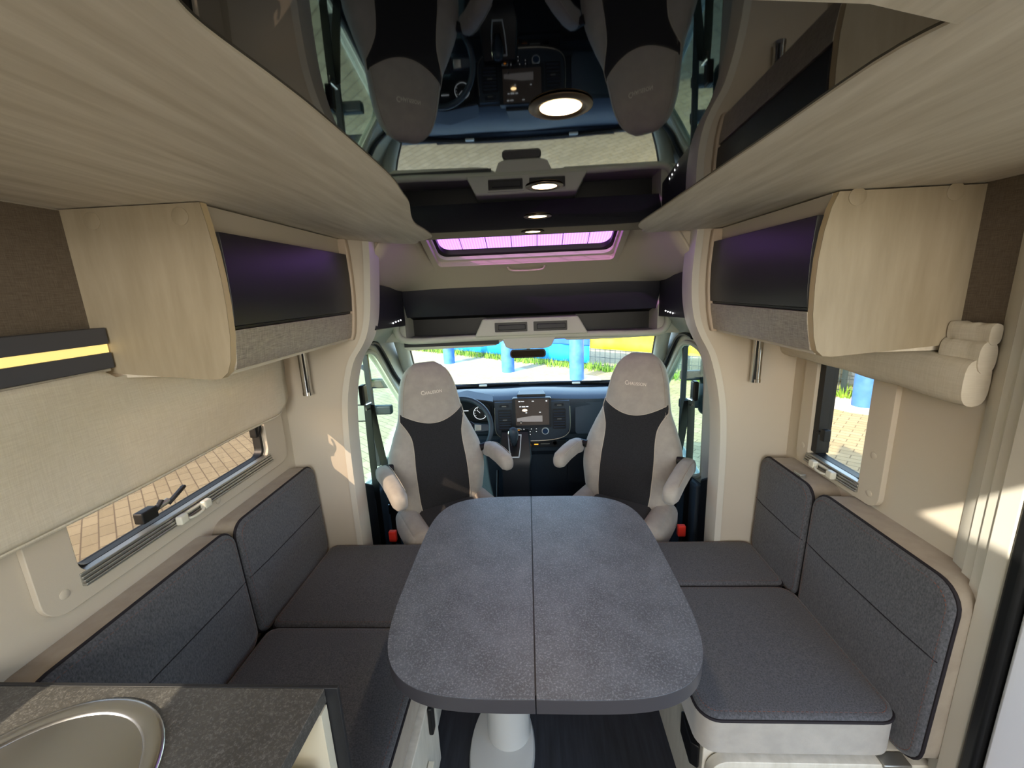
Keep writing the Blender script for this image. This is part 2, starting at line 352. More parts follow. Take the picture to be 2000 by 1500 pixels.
# ---- living windows
def living_window(name, x, s, hole, latches, handle_y, pane, z0, split):
    r = ES(name, (x, (hole[0]+hole[1])/2, z0)); y0, y1, z1 = hole[0], hole[1], hole[2]
    X = lambda d: x-s*d   # d>0 goes outwards
    MB().prism(rrect(y0-.004, y1+.004, z0-.004, z1+.004, .035), YZ, X(.004), X(.035), holes=[rrect(y0+.010, y1-.012, z0+.006, z1-.012, .028)]).build('frame', 'black', r, bevel=.003)
    MB().prism(rrect(y0+.006, y1-.006, z0+.006, z1-.006, .03), YZ, X(.026), X(.030)).build('pane', pane, r)
    b = MB()
    for i in range(4): b.box(min(X(-.026+i*.003), X(.01)), max(X(-.026+i*.003), X(.01)), y0-.004, y1+.004, z0-.026+i*.008, z0-.026+i*.008+.007)
    b.build('sill_rail', 'alu', r, bevel=.0015)
    h = MB(); h.rbox((X(-.034), handle_y-.045, z0-.012), (.010, .014, .013), .005); h.rbox((X(-.034), handle_y+.045, z0-.012), (.010, .014, .013), .005)
    h.tube(smoothpath([(X(-.028), handle_y-.04, z0-.012), (X(-.042), handle_y-.02, z0-.020), (X(-.042), handle_y+.02, z0-.020), (X(-.028), handle_y+.04, z0-.012)]), .004)
    h.tube([(X(-.026), handle_y-.04, z0-.006), (X(-.026), handle_y+.04, z0-.006)], .004)
    h.build('blind_handle', 'plastic_white', r)
    for (ly, lz, kind) in latches:
        l = MB().rbox((X(.012), ly, lz), (.014, .024 if kind else .012, .016 if kind else .024), .004).build('latch', 'black', r)
        if kind:
            MB().tube([(X(.006), ly+.03, lz+.006), (X(.006), ly+.065, lz+.008)], .0085, 12).build('latch_barrel', 'alu', l)
            b2 = MB().tube(smoothpath([(X(.004), ly+.062, lz), (X(-.004), ly+.085, lz+.016), (X(-.006), ly+.115, lz+.03)]), [.010]+[.009]*15+[.006], 8, flat=.6).build('latch_lever', 'black', l)
            MB().tube(smoothpath([(X(.004), ly+.018, lz), (X(.004), ly+.035, lz+.012), (X(.004), ly+.045, lz+.02)]), .008, 8, flat=.6).build('latch_arm', 'black', l)
        else:
            MB().tube(smoothpath([(X(0), ly, lz-.02), (X(-.014), ly-.004, lz+.01), (X(-.008), ly-.002, lz+.045)]), .007, 8, flat=.6).build('latch_lever', 'black', l)
    return r
living_window('window_1', XL, 1, (.785, 1.485, 1.385), [(.985, .992, 1), (1.462, 1.065, 0)], 1.085, 'glass_smoke', .958, 0)
w2 = living_window('window_2', XR, -1, (1.262, 1.512, 1.36), [], 1.40, 'glass_smoke2', .908, 0)
l = MB().box(XR-.004, XR+.04, 1.484, 1.512, .92, 1.36).build('frame_upright', 'black', w2)
l = MB().rbox((XR+.0, 1.452, 1.0), (.012, .011, .021), .003).build('latch', 'black', w2); MB().tube([(XR+.0, 1.455, .998), (XR+.0, 1.49, 1.0)], .007).build('latch_arm', 'black', l)
st(MB().prism(rrect(-.5, .37, 1.06, 1.32, .03), YZ, XL-.02, XL-.024).build('window_6', 'glass_smoke2'))
# ---- roman blinds
def blind(name, label, x, s, y0, y1, zt, zb, corner, folds):
    r = E(name, (x, (y0+y1)/2, zb), label, 'blind')
    rows = []; nz, ny = 26, 40
    for i in range(nz+1):
        t = i/nz; z = zt+(zb-zt)*t; row = []
        for k in range(ny+1):
            q = k/ny; y = y0+(y1-y0)*q; d = .035+.012*math.sin(t*3.0)+.005*math.sin(q*9+t*4)+.012*noise.noise(Vector((q*2, t*2, 3)))
            zz = z
            if corner and t > .5:
                e = max(0, q-.93)/.07; zz = z+(zt-z)*0+.05*e*e*(t-.5)*2
            if s > 0 and y > .94: zz = min(zz, 1.382)
            if t > .96: d -= .01*(t-.96)/.04
            row.append(Vector((x+s*d, y, zz)))
        rows.append(row)
    b = MB().grid(rows); o = b.build('fabric', 'blind', r, smooth=80)
    so = o.modifiers.new('thick', 'SOLIDIFY'); so.thickness = .003
    MB().tube([(p.x, p.y, p.z) for p in rows[-1]], .0045, 6).build('hem', 'blind', r)
    MB().box(min(x, x+s*.03), max(x, x+s*.03), y0, .94, zt-.004, zt+.003).build('head_rail', 'blind', r, bevel=.004)
    return r
blind('roman_blind', 'cream roman blind half drawn over the long left window', XL+.016, 1, .50, 1.60, 1.402, 1.10, True, 0)
# right: gathered stack of folds
rb = E('roman_blind', (XR-.03, 1.32, 1.24), 'cream roman blind gathered in folds above the small right window', 'blind')
def foldroll(z0, z1, dep, y0, y1, ph, drop):
    b = MB(); rings = []
    for k in range(30):
        q = k/29; y = y0+(y1-y0)*q; ring = []; zz0 = z0+drop*(1-q)
        for a in range(20):
            th = 2*PI*a/20; rx = dep/2*(1+.08*math.sin(q*7+ph)); rz = (z1-z0)/2
            cx = XR-.012-dep/2; cz = (zz0+z1)/2; rz = (z1-zz0)/2
            ring.append(Vector((cx+rx*math.copysign(abs(math.cos(th))**.8, math.cos(th)), y, cz+rz*math.copysign(abs(math.sin(th))**.7, math.sin(th))+.004*noise.noise(Vector((q*6, th, ph))))))
        rings.append(ring)
    b.loft(rings); return b
foldroll(1.262, 1.356, .055, .955, 1.69, 1, -.014).build('fold', 'blind', rb, smooth=70)
foldroll(1.325, 1.395, .036, .952, 1.046, 2, 0).build('fold', 'blind', rb, smooth=70)
foldroll(1.388, 1.434, .026, .95, 1.046, 3, 0).build('fold', 'blind', rb, smooth=70)
# ---- entrance door on the right: jamb, gasket, open leaf
d = ES('door_1', (.98, .86, 0))
prof = [(1.02, .962), (1.012, .956), (.998, .915), (.990, .912), (.985, .880), (.974, .877), (.968, .845), (.957, .842), (.952, .80), (.965, .793), (1.02, .793)]
MB().prism(prof, XY, 0, 1.98).build('jamb', 'white_trim', d, bevel=.002)
MB().box(.945, 1.06, .764, .793, 0, 1.98).build('gasket', 'black', d, bevel=.008)
MB().box(.958, 1.10, .68, .762, 0, 1.95).build('frame_rail', 'door_white', d, bevel=.01)
MB().box(1.02, 1.09, .60, .675, 0, 1.95).build('frame_step', 'alu', d, bevel=.006)
lf = MB().box(1.10, 1.68, .69, .74, .0, 1.9).build('leaf', 'door_white', d, bevel=.01)
# ================================================================== LIVING AREA
def cushion(name, label, group, O, U, V, N, W, H, T, r=.05, seam=None, body='suede_side', stitch=True, rt=None, cat='cushion'):
    O, U, V, N = Vector(O), Vector(U).normalized(), Vector(V).normalized(), Vector(N).normalized()
    f = lambda a, b, c: O+U*a+V*b+N*c
    e = E(name, O+U*W/2+(V*H/2 if N.z > .5 else V*0), label, cat, group)
    out = rrect(0, W, 0, H, r)
    MB().prism(out, f, 0, T).build('side_band', body, e, bevel=.012)
    # gently crowned fabric face
    n = 14; rings = []
    for k in range(4):
        s_ = (0, .5, .85, 1)[k]; hgt = (T+.001, T+.012, T+.016, T+.0165)[k]; ins = (0, .003, .012, .03)[k]
        rings.append([f(W/2+(p[0]-W/2)*(1-2*ins/W), H/2+(p[1]-H/2)*(1-2*ins/H), hgt) for p in out])
    rings.append([f(W/2+(p[0]-W/2)*.6, H/2+(p[1]-H/2)*.6, T+.020) for p in out])
    MB().loft(rings).build('fabric_face', 'denim', e, smooth=60)
    MB().tube([f(p[0], p[1], T+.001) for p in out], .0045, 6, closed=True).build('piping', 'piping', e)
    if stitch:
        b = MB(); pin = rrect(.014, W-.014, .014, H-.014, max(.01, r-.012), 8); L = [f(p[0], p[1], T+.0155) for p in pin]
        dash = []
        for a, c in zip(L, L[1:]+L[:1]):
            ln = (c-a).length; m = max(1, int(ln/.012))
            for i in range(m): dash.append((a+(c-a)*(i/m), a+(c-a)*((i+.6)/m)))
        for a, c in dash: b.tube([a, c], .0011, 4)
        b.build('stitching', 'stitch', e)
    if seam:
        MB().tube([f(.006, seam*H, T+.014), f(.03, seam*H, T+.0168), f(.2*W, seam*H, T+.0204), f(W/2, seam*H, T+.0204), f(W*.8, seam*H, T+.0204), f(W-.03, seam*H, T+.0168), f(W-.006, seam*H, T+.014)], .0016, 5).build('seam', 'piping', e)
    return e
GS, GB = 'seat cushions of the two facing benches', 'back cushions of the two facing benches'
X, Y, Z = (1, 0, 0), (0, 1, 0), (0, 0, 1)
T_ = .105
cushion('seat_cushion', 'charcoal seat cushion of left bench beside the front partition', GS, (-.935, 1.185, .335), X, Y, Z, .555, .468, T_, .03)
cushion('seat_cushion', 'charcoal seat cushion of left bench nearest the sink worktop', GS, (-.93, .58, .335), X, Y, Z, .555, .597, T_, .03)
cushion('seat_cushion', 'charcoal seat cushion of right bench beside the front partition', GS, (.40, 1.382, .335), X, Y, Z, .50, .272, T_, .03, body='suede')
cushion('seat_cushion', 'large charcoal seat cushion of right bench with pale front band', GS, (.405, .885, .335), X, Y, Z, .50, .487, T_, .05, body='suede')
cushion('back_cushion', 'far charcoal back cushion on left wall beside the front partition', GB, (-1.045, 1.65, .42), (0, -1, 0), (-.04, 0, 1), (1, 0, .04), .49, .425, .085, .05, .55)
cushion('back_cushion', 'near charcoal back cushion under the long left window', GB, (-1.045, 1.150, .42), (0, -1, 0), (-.04, 0, 1), (1, 0, .04), .565, .425, .085, .05, .55)
cushion('back_cushion', 'small charcoal back cushion under the small right window', GB, (1.012, 1.335, .42), (0, 1, 0), (.03, 0, 1), (-1, 0, .03), .315, .43, .095, .05, .55)
cushion('back_cushion', 'long charcoal back cushion beside the white door jamb', GB, (1.012, .842, .345), (0, 1, 0), (.03, 0, 1), (-1, 0, .03), .485, .51, .095, .06, .62)
tag(MB().box(.93, .95, 1.42, 1.46, .852, .866).build('cushion_clip', 'alu', bevel=.002), 'small grey clip on top of the right back cushion', 'clip')
# bench bases
b = E('bench_base', (-.7, 1.0, 0), 'pale wood plinth under the left bench', 'bench', None)
MB().box(-1.04, -.388, .58, 1.60, 0, .325).build('plinth', 'plinth', b, bevel=.003)
MB().box(-.385, -.355, .62, 1.10, .0, .322).build('fold_out_panel', 'plinth', b, bevel=.003)
MB().rbox((-.348, 1.02, .27), (.007, .016, .05), .005).build('latch', 'black', b)
MB().box(-.353, -.335, .93, .97, .14, .17).build('bracket', 'plastic_white', b, bevel=.002)
b = E('bench_base', (.7, 1.2, 0), 'pale wood plinth under the right bench', 'bench', None)
MB().box(.425, 1.01, .905, 1.60, 0, .325).build('plinth', 'plinth', b, bevel=.003)
MB().prism(rrect(.43, 1.015, -.06, .322, .05), XZ, .872, .90).build('fold_out_panel', 'plinth', b, bevel=.004)
MB().prism([(.40, .93), (.42, .915), (.427, .93), (.427, 1.02), (.405, 1.02)], XY, .235, .31).build('finger_pull', 'black', b, bevel=.005)
MB().box(.86, .93, .866, .902, .316, .327).build('belt_notch', 'alu', b, bevel=.003)
# table
tb = E('dining_table', (-.1, 1.13, 0), 'oval grey slate table with split top on a white pedestal', 'table')
def sup(n, hx, hy, e=4.4): return [(hx*math.copysign(abs(math.cos(t))**(2/e), math.cos(t)), hy*math.copysign(abs(math.sin(t))**(2/e), math.sin(t))) for t in [2*PI*(i+.5)/n for i in range(n)]]
out = [(x-.004, y+1.135) for x, y in sup(120, .392, .435)]
for sg in (-1, 1):
    seamx = -.022
    pl = [(x, y) for x, y in out if (x-seamx)*sg > .004]
    if sg > 0: pl = sorted(pl, key=lambda p: math.atan2(p[1]-1.135, p[0]-seamx))
    else: pl = sorted(pl, key=lambda p: math.atan2(p[1]-1.135, -(p[0]-seamx)))
    pl = [(seamx+sg*.0012+(.006 if 0 else 0), .7005)]+pl+[(seamx+sg*.0012, 1.5695)]
    rot = [(x+(y-1.135)*-.012 if 1 else x, y) for x, y in pl]
    lf = MB().prism(rot, XY, .684, .7195).build('table_leaf', 'edge_grey', tb, bevel=.0015, smooth=30)
    c = sum(p[0] for p in rot)/len(rot)
    tp = [(x+(c-x)*.003, y+(1.135-y)*.002) for x, y in rot]
    MB().prism(tp, XY, .7195, .7212).build('laminate', 'stone', lf, smooth=30)
MB().box(-.028, -.016, .712, 1.56, .6835, .7185).build('seam_strip', 'black', tb)
MB().box(-.25, .05, .98, 1.3, .66, .684).build('mounting_plate', 'pedestal', tb, bevel=.004)
MB().lathe([(.075, .012), (.075, .30), (.070, .305), (.058, .31), (.058, .67)], (-.125, 1.175, 0), n=36).build('column', 'pedestal', tb)
MB().lathe([(1, 0), (1, .006), (.96, .020), (.80, .028), (.1, .03)], (-.147, 1.13, 0), n=48, sx=.112, sy=.20).build('base_plate', 'pedestal', tb)
MB().rbox((-.36, .93, .62), (.012, .03, .03), .004).build('release_handle', 'plastic_white', tb)

# ================================================================== OVERHEAD CABINETS
def cabinet(s, ye, prof_end, face, wallx, label, zoff):
    r = E('overhead_cabinet', (wallx, (ye+YP)/2, 1.37), label, 'cabinet', 'overhead cabinets along the two side walls')
    pe = MB().prism(prof_end, XZ, ye, ye+.018).build('end_panel', 'wood_v', r)
    n = len(prof_end)
    fr = [p for p in prof_end[:-1]]
    rows = [[Vector((x-s*.0012, y, z)) for y in (ye-.0005, ye+.0185)] for x, z in fr]
    MB().grid(rows).build('edge_band', 'edge', pe)
    capx = [abs(prof_end[0][0])+.05, abs(prof_end[0][0])+.255] if s < 0 else [prof_end[0][0]+.04, prof_end[0][0]+.25]
    for cx in capx: MB().lathe([(.019, 0), (.019, .0012), (.017, .002)], (s*cx if s < 0 else cx, ye, 1.735+zoff), (0, -1, 0), 24).build('screw_cap', 'wood_v', pe)
    y0, y1 = ye+.018, YP-.025
    fx = lambda z: interp(face, z)
    def strip(z0, z1, m, nm, off=0., nz=8, par=r):
        rows = [[Vector((fx(z0+(z1-z0)*i/nz)+s*off, y, z0+(z1-z0)*i/nz)) for y in (y0, y1)] for i in range(nz+1)]
        back = [[Vector((fx(z0+(z1-z0)*i/nz)+s*(off+.016), y, z0+(z1-z0)*i/nz)) for y in (y0, y1)] for i in range(nz, -1, -1)]
        ring0 = [rw[0] for rw in rows+back]; ring1 = [rw[1] for rw in rows+back]
        return MB().loft([ring0, ring1]).build(nm, m, par, bevel=.001)
    strip(1.49+zoff, 1.702+zoff, 'door_gloss', 'flap_door', -.002)
    strip(1.385+zoff, 1.480+zoff, 'linen', 'lower_fascia', -.001)
    strip(1.481+zoff, 1.489+zoff, 'black', 'grip_gap', .006, 2)
    MB().box(min(fx(1.74)+s*.02, wallx), max(fx(1.74)+s*.02, wallx), y0, YP, 1.70+zoff, 1.760 if s < 0 else 1.732).build('top_rail', 'wall', r)
    MB().box(min(fx(1.4)+s*.018, wallx), max(fx(1.4)+s*.018, wallx), y0, YP, 1.375+zoff, 1.386+zoff).build('underside', 'wood', r)
    # moulded end frame against the partition
    fr = [(fx(z)-s*.010, z) for z in [1.375+zoff+(.385 if s < 0 else .372)*i/14 for i in range(15)]]
    fr = [(x-s*0, z) for x, z in fr]; bk = [(x+s*.05, z) for x, z in reversed(fr)]
    MB().prism(fr+bk, XZ, y1, YP-.001).build('end_frame', 'wall_pink', r, bevel=.005)
    return r
Lend = [(-.718, 1.762), (-.711, 1.715), (-.705, 1.66), (-.702, 1.60), (-.702, 1.54), (-.706, 1.47), (-.716, 1.41), (-.728, 1.382), (-.745, 1.369), (-.765, 1.366), (-1.05, 1.393), (-1.05, 1.762)]
Rend = [(.699, 1.733), (.686, 1.70), (.676, 1.65), (.670, 1.59), (.669, 1.53), (.672, 1.46), (.680, 1.405), (.690, 1.372), (.705, 1.358), (.726, 1.355), (1.02, 1.378), (1.02, 1.733)]
cabinet(-1, .95, Lend, [(1.37, -.728), (1.40, -.716), (1.47, -.706), (1.55, -.700), (1.62, -.699), (1.70, -.702), (1.78, -.71)], XL, 'left overhead cabinet with dark flap door and plain wood end panel', 0)
cabinet(1, 1.05, Rend, [(1.34, .700), (1.37, .686), (1.44, .672), (1.52, .665), (1.60, .664), (1.70, .670), (1.78, .68)], XR, 'right overhead cabinet with dark flap door above the gathered blind', -.015)
for s, x, g in ((-1, -.925, 'left'), (1, .852, 'right')):
    r = E('curtain_tube', (x, 1.625, 1.16), 'short chrome tube hanging under the %s overhead cabinet' % g, 'tube', 'chrome tubes under the overhead cabinets')
    MB().lathe([(.0195, 0), (.0195, .012), (.018, .013), (.018, .225)], (x, 1.625, 1.16), n=24).build('tube', 'chrome', r)
    MB().box(x-.003-s*.012, x+.003-s*.012, 1.604, 1.6085, 1.175, 1.385).build('slot', 'black', r)

# ================================================================== DROP DOWN BED
BZ = lambda x: 1.764 if x < 0 else 1.736
MZ = lambda y: 1.768-.030*(y-.5)
bd = E('drop_down_bed', (0, .9, 1.75), 'raised drop-down bed with pale wood underside and black mirror panel', 'bed')
MB().box(XL+.004, XR-.004, .06, 1.650, 1.80, 1.92).build('bed_frame', 'wood', bd)
def mslab(poly, zf, t, dz=0):
    v = [(x, y, zf(y)+dz) for x, y in poly]+[(x, y, zf(y)+dz+t) for x, y in poly]; n = len(poly)
    tr = tessellate_polygon([[Vector((x, y, 0)) for x, y in poly]])
    return MB().add(v, [tuple(t) for t in tr]+[tuple(i+n for i in t) for t in tr]+[(i, (i+1) % n, (i+1) % n+n, i+n) for i in range(n)])
def sc_(x, y):   # outline measured on a level plane, carried onto the slightly sloping one
    k = 1
    for _ in range(6): k = (MZ(y*k)-1.55)/.2
    return (x*k, y*k)
Lm = [sc_(p.x, p.y) for p in smoothpath([(-.236, .325, 0), (-.241, .36, 0), (-.236, .45, 0), (-.235, .543, 0), (-.243, .788, 0), (-.262, .93, 0), (-.278, 1.035, 0), (-.320, 1.20, 0), (-.346, 1.341, 0), (-.352, 1.50, 0), (-.372, 1.66, 0), (-.46, 1.76, 0)], 5)]
Rm_ = [sc_(p.x, p.y) for p in smoothpath([(.357, .42, 0), (.344, .492, 0), (.352, .70, 0), (.358, .88, 0), (.372, 1.3, 0), (.386, 1.6, 0), (.45, 1.76, 0)], 4)]
rc = sc_(.260, .383); lc_ = sc_(-.236, .30)
mslab([lc_]+Lm+list(reversed(Rm_))+[rc], MZ, .02, .004).build('mirror_panel', 'black_gloss', bd, smooth=20)
# side wings with a softly rolled inner lip
def wing(inner, outerx, nm):
    rows = []
    for (x, y) in inner:
        row = [Vector((x, y, MZ(y)+.012)), Vector((x, y, MZ(y)+.001))]
        for k in range(1, 14):
            t = k/13; xx = x+(outerx-x)*(t**1.5); zi = MZ(y)-.003; u = min(1, abs(xx-x)/.38); u = u*u*(3-2*u)
            row.append(Vector((xx, y, zi+(BZ(outerx)-zi)*u)))
        rows.append(row)
    return MB().grid(rows).build(nm, 'wood', bd, smooth=60)
wing([(Lm[0][0], .06), (Lm[0][0], .15)]+Lm[:-1]+[(Lm[-1][0], 1.655)], XL+.004, 'wood_wing')
wing([(Rm_[0][0], .06), (Rm_[0][0], .15)]+Rm_[:-1]+[(Rm_[-1][0], 1.655)], XR-.004, 'wood_wing')
br_ = [(Lm[0][0], .06), (Rm_[0][0], .06), Rm_[0], rc, lc_]
mslab(br_, MZ, .008, -.003).build('wood_bridge', 'wood', bd)
lampd = None
for i, (x, y) in enumerate([sc_(*q_) for q_ in ((.040, .549), (.033, .939), (.024, 1.313), (.011, 1.655))]):
    lab = ['nearest and largest lit downlight in the black mirror panel', 'second lit downlight from the camera in the mirror panel', 'third lit downlight from the camera in the mirror panel', 'farthest lit downlight at the front edge of the mirror panel'][i]
    if i == 0:
        lampd = E('downlight', (x, y, MZ(y)+.004), lab, 'light', 'downlights in the bed underside')
        z = MZ(y)+.004
        rg = MB().lathe([(.040, .0), (.040, -.0015), (.034, -.0035), (.028, -.0025), (.0265, -.001), (.0, -.001)], (x, y, z), n=40).build('ring', 'ring', lampd)
        ln = MB().lathe([(.0262, -.0012), (.020, -.0018), (.001, -.002)], (x, y, z), n=40).build('lens', 'lamp', lampd)
    else:
        c = lampd.copy(); COL.objects.link(c); c.location = (x, y, MZ(y)+.004); c['label'] = lab
        for ch in (rg, ln):
            q = ch.copy(); COL.objects.link(q); q.parent = c
    l = bpy.data.lights.new('downlight_glow', 'SPOT'); l.energy = 3.2; l.spot_size = math.radians(140); l.spot_blend = 1; l.color = (1, .78, .5); l.shadow_soft_size = .02
    lo = bpy.data.objects.new('downlight_glow', l); COL.objects.link(lo); lo.location = (x, y, MZ(y)-.02)

# ================================================================== CAB SHELL
# roof lining with skylight
def lz(x, y):
    b = 1.569+(2.42-y)*.55
    if y < 1.95: b = min(b, 1.829+.25*(1.95-y))
    t = min(1, max(0, abs(x-CX)-.44)/.30); t = t*t*(3-2*t)
    return b+(1.572-b)*t if b > 1.572 else b
rows = []; xs = [CX-.88+1.76*i/44 for i in range(45)]; ys = [2.46, 2.4, 2.34, 2.28, 2.22, 2.20, 2.1, 2.0, 1.95, 1.9, 1.8, 1.7]
v = [Vector((x, y, lz(x, y))) for y in ys for x in xs]; f = []
SX0, SX1 = CX-.46, CX+.44
for i in range(len(ys)-1):
    for k in range(44):
        xm = (xs[k]+xs[k+1])/2; ym = (ys[i]+ys[i+1])/2
        if SX0 < xm < SX1 and 1.78 < ym < 2.20: continue
        f.append((i*45+k, i*45+k+1, (i+1)*45+k+1, (i+1)*45+k))
lo = MB().add(v, f).build('ceiling', 'wall', smooth=60); st(lo)
so = lo.modifiers.new('thick', 'SOLIDIFY'); so.thickness = .012; so.offset = -1
xx_ = [CX-.66+1.32*i/32 for i in range(33)]
st(MB().loft([[Vector((x, 1.705, lz(x, 1.7)-.01)), Vector((x, 1.705, 1.93)), Vector((x, 1.725, 1.93)), Vector((x, 1.725, lz(x, 1.7)-.01))] for x in xx_]).build('wall_front_top', 'wall'))
sk = ES('window_7', (CX, 2.0, 1.75))
sp = lambda a, b, c: (a, b, lz(CX, b)+c) # follows the slope
def slope_prism(poly, holes, c0, c1): return MB().prism(poly, sp, c0, c1, holes)
SKp = rrect(SX0-.015, SX1+.015, 1.80, 2.225, .02); SKh = rrect(SX0+.012, SX1-.012, 1.81, 2.195, .02)
slope_prism(SKp, [SKh], -.022, .03).build('surround', 'wall', sk, bevel=.006)
slope_prism(rrect(SX0+.006, SX1-.006, 1.805, 2.20, .02), [rrect(SX0+.035, SX1-.035, 1.83, 2.172, .05)], .022, .045).build('gasket', 'black', sk, bevel=.004)
slope_prism(rrect(SX0+.012, SX1-.012, 1.81, 2.195, .02), [rrect(SX0+.022, SX1-.022, 1.82, 2.185, .045)], .004, .02).build('inner_frame', 'white_trim', sk, bevel=.004)
slope_prism(rrect(SX0, SX1, 1.79, 2.20, .03), [], .045, .050).build('pane', 'purple', sk)
b = MB()
for i in range(1, 7):
    x = SX0+.02+(SX1-SX0-.04)*i/7; b.tube([(x, 2.18, lz(CX, 2.18)+.042), (x, 1.84, lz(CX, 1.84)+.042)], .0018, 5)
b.build('divider', 'cab_blue', sk)
b = MB(); b.tube(smoothpath([(CX-.10, 2.215, lz(CX, 2.215)-.022), (CX-.075, 2.235, lz(CX, 2.235)-.03), (CX+.065, 2.235, lz(CX, 2.235)-.03), (CX+.09, 2.215, lz(CX, 2.215)-.022)]), .006, 8); b.build('handle', 'wall', sk)
# rolled seam lines in the lining
for sx in (-1, 1):
    b = MB(); pts = [(CX+sx*(.47+.012*math.sin(i)), y, lz(CX+sx*.47, y)-.001) for i, y in enumerate((2.41, 2.3, 2.2, 2.1, 2.0, 1.9))]; b.tube(smoothpath([(CX+sx*.452, 2.41, lz(CX+sx*.452, 2.41)-.0005), (CX+sx*.475, 2.3, lz(CX+sx*.475, 2.3)-.0005), (CX+sx*.525, 2.15, lz(CX+sx*.525, 2.15)-.0005), (CX+sx*.57, 2.0, lz(CX+sx*.57, 2.0)-.0005)]), .0018, 5); st(b.build('trim_8', 'suede'))
# dark overhead shelf
sh = E('overhead_shelf', (CX, 2.4, 1.40), 'dark overhead shelf front spanning above the windscreen', 'shelf')
def bar(x0, x1, prof, m, nm, par, bevel=.004): return MB().loft([[Vector((x0, y, z)) for y, z in prof], [Vector((x1, y, z)) for y, z in prof]]).build(nm, m, par, bevel=bevel)
bar(-.735, .706, [(2.40, 1.567), (2.42, 1.569), (2.425, 1.49), (2.47, 1.42), (2.46, 1.405), (2.41, 1.488)], 'shelf_dark', 'front_panel', sh)
bar(-.75, .72, [(2.46, 1.425), (2.47, 1.425), (2.62, 1.40), (2.62, 1.26), (2.60, 1.26), (2.60, 1.385)], 'black', 'recess_back', sh)
def sidep(s, xa, xb, nm):
    b = MB(); b.loft([[Vector((xa, 1.72, 1.405)), Vector((xa, 1.72, 1.595)), Vector((xa+s*.02, 1.72, 1.595)), Vector((xa+s*.02, 1.72, 1.405))],
                      [Vector((xb, 2.42, 1.365)), Vector((xb, 2.42, 1.567)), Vector((xb+s*.02, 2.42, 1.567)), Vector((xb+s*.02, 2.42, 1.365))]])
    p = b.build(nm, 'shelf_dark', sh, bevel=.003)
    for k in range(4):
        t = (.50+.10*k) if s < 0 else (.42+.09*k); y = 1.72+.7*t
        MB().lathe([(.0032, 0), (.002, .002)], (xa+(xb-xa)*t-s*.001, y, 1.395+(.012 if 1 else 0)-.036*t*0), (-s, 0, .2), 10).build('led', 'led', p)
sidep(-1, -.648, -.735, 'side_panel'); sidep(1, .618, .708, 'side_panel')
# header tray lip
for s in (-1, 1): st(MB().box(min(CX+s*.722, CX+s*.93), max(CX+s*.722, CX+s*.93), 2.425, 2.66, 1.27, 1.60).build('trim_14', 'cab_grey'))
hd = E('header_trim', (CX, 2.5, 1.26), 'warm grey windscreen header trim with two cubbies', 'trim')
lip = smoothpath([(-.775, 2.38, 1.38), (-.785, 2.40, 1.33), (-.76, 2.42, 1.285), (-.68, 2.43, 1.272), (-.40, 2.43, 1.277), (-.02, 2.43, 1.28), (.36, 2.43, 1.277), (.64, 2.43, 1.272), (.73, 2.42, 1.285), (.755, 2.40, 1.33), (.745, 2.38, 1.38)], 5)
MB().tube(lip, .019, 10).build('lip', 'cab_grey', hd)
bar(-.78, .75, [(2.42, 1.262), (2.42, 1.285), (2.62, 1.285), (2.72, 1.245), (2.72, 1.22), (2.60, 1.255)], 'cab_grey', 'header_panel', hd, .006)
MB().loft([[Vector(p) for p in ((-.335, 2.40, 1.285), (.315, 2.40, 1.285), (.315, 2.60, 1.285), (-.335, 2.60, 1.285))], [Vector(p) for p in ((-.285, 2.40, 1.385), (.258, 2.40, 1.385), (.258, 2.60, 1.385), (-.285, 2.60, 1.385))]]).build('console', 'cab_grey', hd, bevel=.008)
for x0, x1 in ((-.215, -.030), (.005, .195)):
    q = MB().prism(rrect(x0-.008, x1+.008, 1.302, 1.372, .008), XZ, 2.392, 2.402, holes=[rrect(x0, x1, 1.310, 1.364, .004)]).build('cubby_frame', 'cab_grey', hd, bevel=.002)
    MB().box(x0, x1, 2.396, 2.4045, 1.310, 1.364).build('cubby', 'black', q)
    MB().box(x0+.02, x1-.01, 2.388, 2.398, 1.322, 1.35).build('cubby_flap', 'dark_plastic', q, bevel=.003)
pts = [(-.185, 1.282), (.135, 1.282), (.125, 1.262), (.105, 1.22), (.088, 1.212), (.06, 1.206), (-.11, 1.206), (-.14, 1.212), (-.158, 1.22), (-.175, 1.262)]
MB().prism(pts, XZ, 2.415, 2.56).build('sensor_cover', 'cab_grey', hd, bevel=.01)
rm = E('rear_view_mirror', (-.035, 2.45, 1.14), 'dark rear-view mirror hanging under the grey sensor cover', 'mirror')
MB().prism(rrect(-.137, .073, 1.150, 1.199, .02), XZ, 2.44, 2.462).build('housing', 'dark_plastic', rm, bevel=.006)
MB().prism(rrect(-.130, .066, 1.156, 1.193, .016), XZ, 2.4385, 2.441).build('glass', 'mirror_dark', rm)
MB().tube([(-.03, 2.46, 1.18), (-.03, 2.50, 1.21)], .01).build('stalk', 'dark_plastic', rm)
vs = E('sun_visor', (-.46, 2.50, 1.21), 'long grey driver sun visor folded up under the header', 'visor')
MB().prism([(-.77, 1.262), (-.17, 1.268), (-.175, 1.255), (-.22, 1.228), (-.30, 1.222), (-.74, 1.214), (-.77, 1.228)], XZ, 2.455, 2.475).build('flap', 'cab_grey', vs, bevel=.008)
bar(-.765, -.20, [(2.452, 1.262), (2.454, 1.262), (2.454, 1.234), (2.452, 1.234)], 'dark_plastic', 'dark_band', vs, 0)  # darker strip along the upper part of the visor
vs = E('sun_visor', (.45, 2.50, 1.24), 'slim passenger sun visor above the yellow banner', 'visor')
